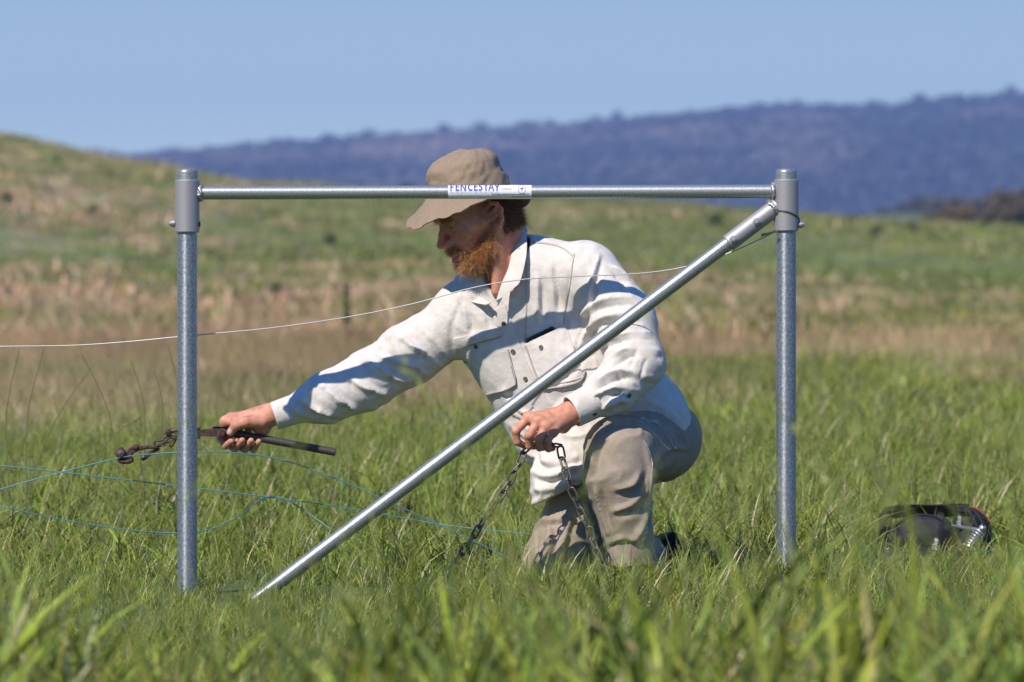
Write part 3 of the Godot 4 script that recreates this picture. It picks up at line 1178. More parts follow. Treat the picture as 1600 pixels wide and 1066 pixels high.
func wires() -> void:
	wire("plain_wire", "bare grey wire sweeping across the man's chest to the right post", [[-60, 543, -0.10], [0, 541.5, -0.09], [110, 540, -0.08], [200, 534, -0.07], [292, 525, -0.055], [420, 513, -0.05], [540, 496, -0.05], [640, 476, -0.05], [740, 449.5, -0.05], [820, 436.5, -0.05], [900, 432, -0.048], [990, 428, -0.044], [1050, 421, -0.04], [1100, 409, -0.036], [1150, 391, -0.03], [1205, 365.5, -0.004]], 0.0016, M.wire_grey)
	wire("fencing_wire", "blue-green fencing wire held in the jaws of the strainer", [[-80, 792, -0.37], [0, 765, -0.37], [100, 737, -0.37], [185, 716, -0.37], [236, 710, -0.37], [300, 706, -0.36], [370, 708, -0.36], [440, 719, -0.36], [520, 746, -0.35], [600, 781, -0.33], [690, 822, -0.32], [760, 855, -0.30], [800, 876, -0.30]], 0.0016, M.wire_blue, "loose fencing wires")
	wire("fencing_wire", "blue-green wire running behind the strut to the man's knee", [[-80, 719, -0.5], [0, 727.5, -0.48], [130, 742, -0.46], [280, 760, -0.44], [420, 777, -0.42], [560, 797, -0.40], [690, 820, -0.38], [830, 835, -0.30], [880, 838, -0.32]], 0.0015, M.wire_blue, "loose fencing wires")
	wire("fencing_wire", "slack blue-green wire sagging in a low arc behind the left post", [[-80, 772, -0.2], [0, 791, -0.2], [90, 811, -0.2], [180, 826, -0.2], [260, 833, -0.2], [320, 829, -0.2], [365, 812, -0.24], [408, 781, -0.36], [430, 777, -0.42], [448, 782, -0.40], [480, 801, -0.34], [516, 827, -0.3]], 0.0015, M.wire_blue, "loose fencing wires")
	wire("fencing_wire", "pale blue wire lying along the grass past the right post", [[1010, 858, -0.62], [1090, 861.5, -0.7], [1200, 864, -0.8], [1330, 865, -1.0], [1420, 864, -1.3], [1560, 861, -1.5], [1680, 862, -1.5]], 0.0014, M.wire_blue, "loose fencing wires")

# ---------------------------------------------------------------- chain
func link_mesh() -> ArrayMesh:
	var pts := PackedVector3Array()
	var rad := PackedFloat32Array()
	var n := 20
	for k in n:
		var a := TAU * k / n
		var c := Vector3(cos(a) * 0.0085, sin(a) * 0.0085 + signf(sin(a)) * 0.0085, 0)
		pts.append(c)
		rad.append(0.0027)
	var s := Soup.new()
	s.tube(pts, rad, 8, Color.WHITE, true)
	return s.mesh()

func chain() -> void:
	var o := thing("chain", "dark steel chain hanging in two strands from the man's left hand", "chain", P(848, 690, -0.10))
	var m := link_mesh()
	var strands := [
		[[838, 694, -0.085], [822, 704, -0.085], [806, 734, -0.082], [786, 770, -0.078], [761, 806, -0.074], [737, 842, -0.07], [713, 876, -0.066], [694, 910, -0.06], [688, 925, -0.06]],
		[[858, 697, -0.085], [873, 698, -0.06], [880, 722, -0.05], [891, 760, -0.04], [905, 795, -0.035], [921, 830, -0.028], [934, 866, -0.022], [945, 900, -0.02], [952, 935, -0.02]]]
	var r := RandomNumberGenerator.new()
	r.seed = 5
	for st in strands:
		var c := curve_px(st, 30)
		var along := 0.0
		var want := 0.0
		var k := 0
		for q in c.size() - 1:
			var seg := (c[q + 1] - c[q]).length()
			while want <= along + seg:
				var at := c[q].lerp(c[q + 1], (want - along) / seg)
				var dir := (c[mini(q + 3, c.size() - 1)] - c[maxi(q - 3, 0)]).normalized()
				dir = (dir + Vector3(r.randfn(), r.randfn(), r.randfn()) * 0.10).normalized()
				var tw := (PI / 2 if k % 2 else 0.0) + 0.55 + r.randfn() * 0.2
				var side := dir.cross(Vector3.BACK).normalized().rotated(dir, tw)
				var l := MeshInstance3D.new()
				l.name = "link"
				l.mesh = m
				l.material_override = M.chain
				o.add_child(l, true)
				l.transform = Transform3D(Basis(side, dir, side.cross(dir)), at - o.position)
				want += 0.0265
				k += 1
			along += seg

# ---------------------------------------------------------------- the wire strainer in the right hand
func strainer() -> void:
	var z := -0.385
	var o := thing("wire_strainer", "rusty chain wire strainer with long dark handle and gripping jaws", "wire strainer", P(300, 690, z))
	var ha := P(350, 674.5, -0.395)
	var hb := P(524, 707, -0.40)
	var hd := hb - ha
	part("handle", lathe(ha - hd.normalized() * 0.03, hd, [Vector2(0, 0), Vector2(0, 0.0098), Vector2(hd.length() + 0.028, 0.0098), Vector2(hd.length() + 0.03, 0.0086), Vector2(hd.length() + 0.03, 0.0070), Vector2(hd.length() + 0.018, 0.0068), Vector2(hd.length() + 0.018, 0)], 24), M.iron, o)
	part("socket", plate([[268, 675], [300, 671.5], [318, 668.5], [350, 666.5], [354.5, 669], [353, 682], [341, 685.5], [312, 684], [300, 683], [268, 680]], -0.392, 0.030, 0.004), M.rust, o)
	part("prong", tube_mesh(Array(curve_px([[258, 677, z - 0.006], [266, 674.5, z - 0.006], [282, 671.5, z - 0.004], [312, 672, z - 0.004]], 6)), 0.0056, 8), M.rust, o)
	part("prong", plate([[262, 680.5], [282, 679], [312, 680], [312, 686], [282, 687], [264, 686.5]], z + 0.004, 0.012, 0.002), M.rust, o)
	part("pivot", lathe(P(262, 677, z + 0.016), Vector3(0, 0.1, -1), [Vector2(-0.002, 0), Vector2(-0.001, 0.006), Vector2(0.002, 0.0075), Vector2(0.03, 0.0075)], 14), M.rust, o)
	# a few short links between fork and jaws
	for k in [[270, 690, 0.5, 1.0], [262.5, 686.5, 1.2, 0.0], [255.5, 691.5, 0.9, 1.5], [249.5, 693, 1.4, 0.2]]:
		var l := MeshInstance3D.new()
		l.name = "link"
		l.mesh = link_mesh()
		l.material_override = M.rust
		o.add_child(l, true)
		var b := Basis(Vector3.BACK, -k[2]) * Basis(Vector3.UP, k[3])
		l.transform = Transform3D(b.scaled(Vector3.ONE * 0.85), P(k[0], k[1], z + 0.004) - o.position)
	# the jaws: upper bar, curved head with a boss, lower jaw and its lever
	part("upper_jaw", plate([[249, 694.5], [246, 702], [230, 701.5], [216, 704.5], [208, 709], [203, 716.5], [194, 720], [184, 719.5], [182, 711], [183.5, 703], [191, 702], [197, 704.5], [203, 698.5], [209, 695], [222, 696.5], [238, 695]], z, 0.016, 0.003), M.rust, o)
	part("lower_jaw", plate([[183, 718], [196, 719], [207, 713.5], [209, 721], [203, 725], [191, 725.5], [185, 723]], z + 0.003, 0.020, 0.004), M.rust, o)
	part("lever", plate([[247, 699], [250, 702.5], [236, 711], [228, 718.5], [222, 720.5], [218, 717.5], [222, 712], [233, 706]], z - 0.005, 0.010, 0.002), M.rust, o)
	part("boss", lathe(P(189, 711, z - 0.012), Vector3(0, 0.15, 1), [Vector2(0, 0.012), Vector2(0.024, 0.0125), Vector2(0.03, 0.009), Vector2(0.0315, 0)], 20), M.rust, o)
	part("rivet", lathe(P(189, 703, z), Vector3(-0.1, 1, 0.2), [Vector2(-0.004, 0.0062), Vector2(0.002, 0.0058), Vector2(0.006, 0.004), Vector2(0.007, 0)], 14), M.rust, o)
	part("rivet", lathe(P(211.5, 699, z + 0.006), Vector3(0, 0.1, 1), [Vector2(-0.012, 0.0075), Vector2(0.004, 0.0072), Vector2(0.007, 0.005), Vector2(0.0075, 0)], 14), M.rust, o)
	part("rivet", lathe(P(224, 715.5, z), Vector3(0, 0.1, 1), [Vector2(-0.008, 0.005), Vector2(0.004, 0.005), Vector2(0.006, 0)], 12), M.rust, o)

# ---------------------------------------------------------------- the tool bag in the grass
func bag() -> void:
	var z := -2.0
	var at := P(1465, 870, z)
	at.y = 0
	var o := thing("tool_bag", "black padded tool bag with carry strap lying in the grass", "tool bag", at)
	var s := Soup.new()
	# carry strap, a flat band
	var mid := curve_px([[1382, 862, z + 0.02], [1382, 835, z + 0.02], [1384.5, 806, z + 0.01], [1396, 799.5, z], [1425, 798, z - 0.02], [1456, 798.5, z - 0.03], [1482, 797, z - 0.03], [1500, 794.5, z - 0.03], [1514, 795.5, z - 0.03]], 6)
	var rows := [[], []]
	for k in mid.size():
		var t := (mid[mini(k + 1, mid.size() - 1)] - mid[maxi(k - 1, 0)]).normalized()
		var w := Vector3(0, 0, 1).lerp(Vector3(-t.y, t.x, 0), 0.62).normalized()
		var width := 0.016 if k > mid.size() * 0.8 else 0.021
		rows[0].append(mid[k] - w * width)
		rows[1].append(mid[k] + w * width)
	part("strap", sheet(rows, false, 0.005), M.webbing, o)
	part("buckle", plate([[1494, 790.5], [1506, 789], [1516, 791.5], [1518, 799], [1510, 802.5], [1498, 800]], z - 0.01, 0.02, 0.003), M.dark, o)
	# two rounded pods
	var f := Field.new()
	f.bone(P(1424, 834, z + 0.02), P(1462, 832, z + 0.05), 0.046, 0.050, 0.03, Vector3(0, 0, 1), 0.8)
	f.bone(P(1418, 856, z + 0.02), P(1465, 858, z + 0.05), 0.042, 0.046, 0.03, Vector3(0, 0, 1), 0.8)
	f.bone(P(1396, 840, z - 0.01), P(1396, 865, z), 0.026, 0.03, 0.02)
	f.noise = noise_b
	f.noise_h = 0.004
	var r := finish(f, 0.007)
	var pod := part("pouch", from_arrays(r[0], r[1], r[2]), M.black_cloth, o)
	var trim := []
	for k in 15:
		var t := k / 14.0
		trim.append(surface_point(f, lerpf(1398, 1489, t), 832 - 27.0 * pow(sin(PI * (0.06 + 0.9 * t)), 0.7), f.all(), 0.001))
	part("piping", tube_mesh(Array(curve(trim, 4)), 0.0035, 7), M.webbing, pod)
	part("panel", patch(f, [[1412, 815], [1460, 812], [1464, 828], [1416, 834]], 8, 4, 0.0015), M.grey_cloth, pod)
	word("Bhe", P(1462, 851, z + 0.122), 0.019, PI / 2 - 0.15, pod)
	var g := Field.new()
	g.bone(P(1512, 818, z - 0.04), P(1519, 822, z - 0.09), 0.040, 0.052, 0.02, Vector3(0, 0, 1), 1.2)
	g.bone(P(1514, 848, z - 0.04), P(1524, 850, z - 0.10), 0.045, 0.052, 0.03)
	var q := finish(g, 0.007)
	var pod2 := part("pouch", from_arrays(q[0], q[1], q[2]), M.black_cloth, o)
	word("Bhe", P(1499, 815, z + 0.003), 0.017, PI / 2, pod2)
	for k in 3:
		var arc := []
		for j in 13:
			var t := j / 12.0
			var x := lerpf(1508.0 + k * 6.0, 1528.0 + k * 10.5, t)
			var y := lerpf(796.0 - k * 1.0, 826.0 - k * 2.0, pow(t, 1.7))
			arc.append(surface_point(g, x, y, g.all(), 0.001) + Vector3(0, 0.002, 0) if k < 2 else P(lerpf(1516, 1550.5, t), lerpf(792, 818, pow(t, 1.8)), z - 0.07))
		part("piping", tube_mesh(Array(curve(arc, 3)), 0.0034 if k < 2 else 0.0026, 6), M.grey_cloth if k < 2 else M.orange, pod2)
	# silver bar, its joint and the spring clip
	part("bar", tube_mesh(Array(curve_px([[1487, 822, z + 0.07], [1512, 826, z + 0.06], [1533, 829.5, z + 0.05]], 5)), 0.0058, 8), M.steel, o)
	part("joint", ball(P(1536, 826.5, z + 0.05), Vector3(0.011, 0.013, 0.011)), M.steel, o)
	var coil := PackedVector3Array()
	var ca := P(1532, 832, z + 0.06)
	var cb := P(1515, 856, z + 0.07)
	var ax := (cb - ca).normalized()
	var si := ax.cross(Vector3.BACK).normalized()
	for k in 73:
		var a := TAU * k / 12.0
		coil.append(ca.lerp(cb, k / 72.0) + (si * cos(a) + si.cross(ax) * sin(a)) * 0.0165)
	part("spring", tube_mesh(Array(coil), 0.0036, 6), M.steel, o)
	part("spring_core", lathe(ca, ax, [Vector2(0, 0.011), Vector2((cb - ca).length(), 0.013)], 14), M.steel, o)
	part("leather_flap", plate([[1487, 858], [1491, 834], [1494, 833], [1505, 852], [1506, 862], [1488, 863]], z + 0.06, 0.006, 0.001), M.leather, o)
	part("tool_head", ball(P(1505, 863, z + 0.08), Vector3(0.024, 0.016, 0.02)), M.rust, o)
	part("clip", plate([[1384, 858], [1391, 855], [1395, 861], [1391, 868], [1385, 867]], z + 0.05, 0.012, 0.002), M.steel, o)
	part("clip", plate([[1405, 858], [1413, 855], [1417, 862], [1411, 868], [1406, 866]], z + 0.07, 0.010, 0.002), M.blue_cloth, o)

func word(text: String, at: Vector3, high: float, turn: float, parent: Node3D) -> void:
	var f := SystemFont.new()
	f.font_names = PackedStringArray(["Droid Sans"])
	f.font_weight = 700
	var t := TextMesh.new()
	t.text = text
	t.font = f
	t.font_size = 32
	t.pixel_size = high / 32.0
	t.depth = 0.002
	var st := SurfaceTool.new()
	st.append_from(t, 0, Transform3D(Basis(Vector3.BACK, turn), at))
	var m := st.commit()
	part("lettering", m, M.ink_white, parent)

# ---------------------------------------------------------------- tall seed stalks and small flowers
func stalks() -> void:
	var list := [[12, 760, 29, 548, "thin rush stalk nearest the left picture edge"], [40, 765, 68, 545, "thin rush stalk bending right above the crossing wires"], [45, 770, 145, 571, "long thin stalk leaning far right from the left corner"], [185, 745, 128, 556, "thin stalk leaning left above the strainer jaws"], [150, 735, 225, 648, "short thin stalk leaning right beside the strainer jaws"], [224, 720, 202, 560, "thin dark stalk rising behind the strainer's links"], [246, 720, 241, 580, "thin pale stalk left of the left post"], [275, 720, 262, 540, "tall thin stalk directly beside the left post"]]
	for l in list:
		var z := -2.6
		var a := P(l[0], l[1], z)
		var b := P(l[2], l[3], z)
		var root := Vector3(a.x, ground(a.x, z) - 0.02, z)
		var o := thing("seed_stalk", l[4], "grass stalk", root, "tall rush stalks left of the post")
		var s := Soup.new()
		var mid := a.lerp(b, 0.5) + Vector3(-0.02 * signf(b.x - a.x), 0.02, 0)
		var c := curve([root, a, mid, b], 6)
		var rad := PackedFloat32Array()
		for k in c.size(): rad.append(lerpf(0.0022, 0.0012, float(k) / c.size()))
		s.tube(c, rad, 5)
		part("stem", s.mesh(), M.rush, o)
		var h := Soup.new()
		seed_head(h, b, (b - mid).normalized(), 0.035, Color(0.30, 0.25, 0.10), 0.8)
		part("seed_head", h.mesh(), M.grass, o)
	for p in [[1453, 893, -1.0, "small yellow flower below the tool bag's front pouch"], [1456, 888, -1.0, "small yellow flower just above another below the bag"], [1496, 889, -1.0, "narrow yellow flower below the bag's spring clip"], [1465, 866, -1.6, "tiny yellow flower against the bag's front pouch"]]:
		var at := P(p[0], p[1], p[2])
		var root := Vector3(at.x, ground(at.x, at.z) - 0.01, at.z)
		var o := thing("flower", p[3], "flower", root, "yellow flowers by the bag")
		part("stem", tube_mesh([root, root.lerp(at, 0.5) + Vector3(0.004, 0, 0), at], 0.0012, 5), M.rush, o)
		var s := Soup.new()
		for k in 7:
			var a := TAU * k / 7.0
			var d := Vector3(cos(a), 0.5, sin(a)).normalized()
			var w := d.cross(Vector3.UP).normalized() * 0.003
			s.quad(at, at + d * 0.006 + w, at + d * 0.010, at + d * 0.006 - w)
		part("petals", s.mesh(), M.petal, o)

# ---------------------------------------------------------------- the kneeling man
const HS := 0.0011      # the head's millimetre
var ho := Vector3.ZERO
var HF := Vector3.ZERO
var HU := Vector3.ZERO
var HL := Vector3.ZERO

func hp(x: float, y: float, z: float) -> Vector3:
	return ho + (HL * x + HU * y + HF * z) * HS

func to_head(p: Vector3) -> Vector3:
	var q := (p - ho) / HS
	return Vector3(q.dot(HL), q.dot(HU), q.dot(HF))

func hb(f: Field, a: Array, r0: float, b: Array, r1: float, k := 12.0, carve := false, n := Vector3.ZERO, s := 1.0) -> void:
	f.bone(hp(a[0], a[1], a[2]), hp(b[0], b[1], b[2]), r0 * HS, r1 * HS, k * HS, n, s, carve)

func head_field() -> Field:
	var f := Field.new()
	hb(f, [0, 50, -16], 67, [0, 52, 8], 69, 10)
	hb(f, [0, 30, 30], 58, [0, -10, 38], 50, 30)
	hb(f, [0, 0, 30], 54, [0, -62, 52], 34, 25)
	hb(f, [0, -79, 72], 18, [0, -80, 60], 23, 22)
	for s in [-1, 1]:
		hb(f, [s * 55, -16, 6], 17, [s * 44, -58, 22], 17, 20)
		hb(f, [s * 44, -58, 22], 17, [s * 16, -79, 66], 16, 18)
		hb(f, [s * 44, 2, 56], 21, [s * 58, 6, 20], 18, 22)
		hb(f, [s * 36, -14, 64], 20, [s * 24, -38, 70], 17, 18)
	hb(f, [-33, 36, 76], 13, [33, 36, 76], 13, 12)
	hb(f, [0, 62, 62], 24, [0, 40, 78], 16, 22)
	for s in [-1, 1]:
		hb(f, [s * 31, 17, 99], 17, [s * 38, 16, 92], 17, 10, true)
		hb(f, [s * 32, 17, 73], 14.5, [s * 32, 17, 73], 14.5, 5)
		hb(f, [s * 24, 12.5, 93], 5.2, [s * 41, 11.5, 87], 4.6, 2, true, HU, 2.0)
		hb(f, [s * 20, 26, 84], 3.5, [s * 44, 25, 78], 3.5, 6)
		hb(f, [s * 20, 8, 80], 3.5, [s * 44, 8, 76], 3.5, 7)
	hb(f, [0, 28, 86], 7.5, [0, 2, 102], 8, 12)
	hb(f, [0, 2, 102], 8, [0, -17, 115.5], 9.5, 8)
	hb(f, [0, -22, 106], 8, [0, -28, 96], 8, 6)
	for s in [-1, 1]:
		hb(f, [s * 12, -21, 102], 8, [s * 14, -20, 94], 8, 6)
		hb(f, [s * 7, -31, 104], 4, [s * 8, -27, 100], 4, 3, true)
	hb(f, [0, -36, 90], 14, [0, -50, 90], 12, 12)
	hb(f, [-18, -52, 90], 4.5, [0, -48, 100], 6, 6)
	hb(f, [18, -52, 90], 4.5, [0, -48, 100], 6, 6)
	hb(f, [-15, -61, 90], 5, [0, -62, 98], 7, 6)
	hb(f, [15, -61, 90], 5, [0, -62, 98], 7, 6)
	hb(f, [-19, -55, 92], 2.2, [0, -55, 108], 3.0, 3, true)
	hb(f, [19, -55, 92], 2.2, [0, -55, 108], 3.0, 3, true)
	for s in [-1, 1]:
		# ears: a rim of short bones, a bowl and a lobe
		var rim := [[72, -22, 2], [76, -26, -6], [80, -12, -17], [84, 8, -23], [84, 24, -18], [79, 30, -6], [74, 22, 3]]
		for k in rim.size() - 1:
			var a: Array = rim[k]
			var b: Array = rim[k + 1]
			hb(f, [s * a[0], a[1], a[2]], 4.6, [s * b[0], b[1], b[2]], 4.6, 5)
		hb(f, [s * 72, 2, -4], 11, [s * 76, 8, -12], 10, 6)
		hb(f, [s * 86, 3, -5], 8, [s * 88, 10, -10], 8, 4, true)
		hb(f, [s * 73, 0, 4], 4, [s * 74, -4, 2], 4, 4)
	# neck, down into the shirt
	f.bone(hp(0, -14, -30), P(800, 428, -0.345), 0.060, 0.060, 0.03)
	f.bone(P(800, 428, -0.345), P(808, 475, -0.375), 0.060, 0.070, 0.03)
	# the cord of muscle that shows at the side of the neck
	f.bone(hp(52, -22, -24), P(776, 455, -0.285), 0.016, 0.014, 0.02)
	return f

func skin_at(p: Vector3) -> Color:
	var q := to_head(p)
	var c := Vector3(0.60, 0.275, 0.180)
	if q.length() < 260.0:
		var red := smoothstep(40.0, 10.0, Vector2(q.x, q.y + 15.0).length()) * smoothstep(80.0, 110.0, q.z)
		red = maxf(red, 0.6 * smoothstep(34.0, 8.0, Vector2(absf(q.x) - 42.0, q.y + 8.0).length()))
		red = maxf(red, 0.55 * smoothstep(-20.0, -60.0, q.y) * smoothstep(30.0, -10.0, q.z))
		red = maxf(red, 0.5 * smoothstep(66.0, 74.0, absf(q.x)) * smoothstep(40.0, 20.0, absf(q.y)))
		c = c.lerp(Vector3(0.60, 0.200, 0.130), red)
		if absf(q.x) < 21.0 and q.y < -45.0 and q.y > -69.0 and q.z > 88.0: c = Vector3(0.50, 0.19, 0.17)
		var b := beard_share(q)
		c = c.lerp(Vector3(0.48, 0.20, 0.10), b * 0.42)
	var v := 1.0 + 0.30 * noise_b.get_noise_3d(p.x * 1400.0, p.y * 1400.0, p.z * 1400.0) + 0.10 * noise_a.get_noise_3d(p.x * 4000.0, p.y * 4000.0, p.z * 4000.0)
	return Color(c.x * v, c.y * v * (0.97 + 0.03 * v), c.z * v)

func beard_share(q: Vector3) -> float:
	if q.y > 14.0 or q.y < -110.0: return 0.0
	var ax := absf(q.x)
	var line := -6.0 - 50.0 * clampf((q.z - 10.0) / 50.0, 0.0, 1.0)
	var on := smoothstep(line + 11.0, line - 8.0, q.y)
	# the beard's back edge runs from the ear down to under the jaw
	on *= smoothstep(-6.0, 6.0, q.z - 2.0 - maxf(-q.y - 22.0, 0.0) * 0.48)
	if q.z > 66.0 and ax < 36.0:
		var lips := ax < 20.0 and q.y > -69.0 and q.y < -46.0
		var bare := q.y > -47.0 + ax * 0.10 and (q.y > -33.0 or ax > 30.0)
		if lips or bare: return 0.0
		on = maxf(on, 1.0 if q.y < -33.0 else 0.0)
	if q.y < -94.0: on *= smoothstep(-110.0, -94.0, q.y)
	return on

func hand(f: Field, wrist: Vector3, elbow: Vector3, palms: Array, fingers: Array, thumb: Array, wr: float) -> void:
	f.bone(elbow, wrist, wr * 1.08, wr, 0.012)
	for k in palms.size():
		f.bone(wrist, palms[k], wr * 0.78, [0.0135, 0.0138, 0.013, 0.012][k], 0.016)
	for k in palms.size() - 1:
		f.bone(palms[k], palms[k + 1], 0.0122, 0.0118, 0.010)
	for k in fingers.size():
		var c: Array = fingers[k]
		var r: Array = [[0.0112, 0.0100, 0.0090, 0.0080], [0.0115, 0.0103, 0.0092, 0.0082], [0.0110, 0.0098, 0.0088, 0.0079], [0.0100, 0.0088, 0.0079, 0.0071]][k]
		for j in c.size() - 1:
			f.bone(c[j], c[j + 1], r[j], r[j + 1], 0.0035)
		# knuckle
		f.bone(c[0] + Vector3(0, 0.003, 0.002), c[0] + Vector3(0, 0.003, 0.002), 0.0118, 0.0118, 0.008)
		f.bone(c[1] + Vector3(0, 0.001, 0.002), c[1] + Vector3(0, 0.001, 0.002), r[1] * 1.02, r[1] * 1.02, 0.004)
	var tr := [0.0160, 0.0135, 0.0118, 0.0098]
	for j in thumb.size() - 1:
		f.bone(thumb[j], thumb[j + 1], tr[j], tr[j + 1], 0.010 if j == 0 else 0.005)

func px3(l: Array) -> Array:
	var o := []
	for p in l: o.append(P(p[0], p[1], p[2]))
	return o

func left_hand() -> Field:
	var f := Field.new()
	var mcp := px3([[826, 653, -0.072], [841, 659, -0.056], [853, 667, -0.052], [863, 676, -0.056]])
	hand(f, P(893, 646, -0.105), P(925, 631, -0.12), mcp, [
		[mcp[0]] + px3([[806, 674, -0.058], [808, 691, -0.064], [819, 697, -0.080]]),
		[mcp[1]] + px3([[826, 681, -0.036], [827, 697, -0.048], [836, 698, -0.072]]),
		[mcp[2]] + px3([[842, 686, -0.034], [843, 700, -0.046], [851, 700, -0.070]]),
		[mcp[3]] + px3([[856, 690, -0.040], [857, 702, -0.050], [864, 701, -0.068]])],
		px3([[880, 655, -0.115], [858, 672, -0.118], [840, 684, -0.110], [826, 692, -0.098]]), 0.0275)
	f.bone(P(872, 662, -0.085), P(880, 668, -0.10), 0.018, 0.016, 0.014)
	# tendons on the back of the hand
	for k in 4: f.bone(P(888, 645, -0.083), mcp[k] + Vector3(0.004, 0.004, 0.006), 0.0045, 0.0040, 0.010)
	return f

func right_hand() -> Field:
	var f := Field.new()
	var mcp := px3([[352, 660, -0.415], [361, 655, -0.432], [374, 655, -0.440], [388, 660, -0.440]])
	hand(f, P(420, 649, -0.402), P(452, 641, -0.405), mcp, [
		[mcp[0]] + px3([[346, 686, -0.428], [352, 697, -0.400], [361, 690, -0.376]]),
		[mcp[1]] + px3([[356, 693, -0.434], [366, 702, -0.402], [378, 688, -0.377]]),
		[mcp[2]] + px3([[371, 696, -0.436], [382, 703, -0.404], [392, 689, -0.380]]),
		[mcp[3]] + px3([[387, 697, -0.434], [396, 703, -0.408], [404, 690, -0.386]])],
		px3([[408, 660, -0.380], [384, 659, -0.366], [368, 665, -0.364], [359.5, 676, -0.372]]), 0.0265)
	f.bone(P(400, 652, -0.40), P(372, 660, -0.395), 0.021, 0.018, 0.014)
	f.bone(P(404, 668, -0.405), P(412, 672, -0.405), 0.017, 0.015, 0.014)
	return f

func strand(s: Soup, p: Vector3, d: Vector3, l: float, w: float, curl: float, c: Color, r: RandomNumberGenerator, segs := 4) -> void:
	var side := d.cross(Vector3(r.randfn(), r.randfn(), r.randfn())).normalized()
	var bend := Vector3(r.randfn(), r.randfn(), r.randfn()) * curl
	var start := s.v.size()
	for k in segs + 1:
		var t := float(k) / segs
		var q := p + (d * t + bend * t * t) * l
		var ww := w * (1.0 - 0.8 * t)
		var n := side.cross(d).normalized()
		s.v.append(q - side * ww)
		s.v.append(q + side * ww)
		s.n.append(n)
		s.n.append(n)
		s.c.append(c)
		s.c.append(c)
	for k in segs:
		var a := start + k * 2
		s.i.append_array([a, a + 2, a + 1, a + 1, a + 2, a + 3])

func button(f: Field, px: float, py: float, parent: Node3D, mat_: Material) -> void:
	var ids := f.all()
	var at := surface_point(f, px, py, ids, 0.0055)
	var n := f.grad(at, ids)
	part("button", lathe(at - n * 0.002, n, [Vector2(0, 0.0056), Vector2(0.0024, 0.0058), Vector2(0.0032, 0.005), Vector2(0.0026, 0.0036), Vector2(0.0026, 0)], 14), mat_, parent)

func shirt_field() -> Field:
	var f := Field.new()
	var cn := Vector3(-0.34, -0.10, 0.93).normalized()
	# trunk
	f.bone(P(822, 462, -0.37), P(900, 585, -0.37), 0.150, 0.160, 0.03, cn, 1.42)
	f.bone(P(776, 512, -0.385), P(866, 672, -0.375), 0.112, 0.110, 0.04, cn, 1.25)
	f.bone(P(900, 585, -0.37), P(985, 668, -0.42), 0.158, 0.158, 0.05, cn, 1.18)
	f.bone(P(990, 632, -0.50), P(1036, 664, -0.58), 0.108, 0.078, 0.05)
	# shoulders
	f.bone(P(800, 424, -0.36), P(905, 425, -0.31), 0.062, 0.075, 0.05)
	f.bone(P(790, 440, -0.38), P(720, 482, -0.41), 0.060, 0.066, 0.05)
	# far sleeve, reaching to the strainer
	f.bone(P(735, 492, -0.405), P(640, 553, -0.42), 0.078, 0.073, 0.035)
	f.bone(P(640, 553, -0.42), P(568, 598, -0.425), 0.073, 0.068, 0.03)
	f.bone(P(568, 598, -0.425), P(510, 622, -0.415), 0.068, 0.060, 0.03)
	f.bone(P(510, 622, -0.415), P(450, 643, -0.405), 0.060, 0.034, 0.03)
	# near sleeve, bent across to the chain
	f.bone(P(922, 432, -0.285), P(975, 500, -0.23), 0.080, 0.075, 0.035)
	f.bone(P(975, 500, -0.23), P(995, 568, -0.175), 0.075, 0.070, 0.03)
	f.bone(P(995, 568, -0.175), P(955, 612, -0.135), 0.068, 0.058, 0.02)
	f.bone(P(955, 612, -0.135), P(912, 634, -0.11), 0.058, 0.036, 0.025)
	# open neck
	f.bone(P(800, 395, -0.33), P(788, 425, -0.30), 0.055, 0.055, 0.012, Vector3.ZERO, 1.0, true)
	f.bone(P(786, 424, -0.28), P(768, 470, -0.235), 0.034, 0.006, 0.008, Vector3.ZERO, 1.0, true)
	return f

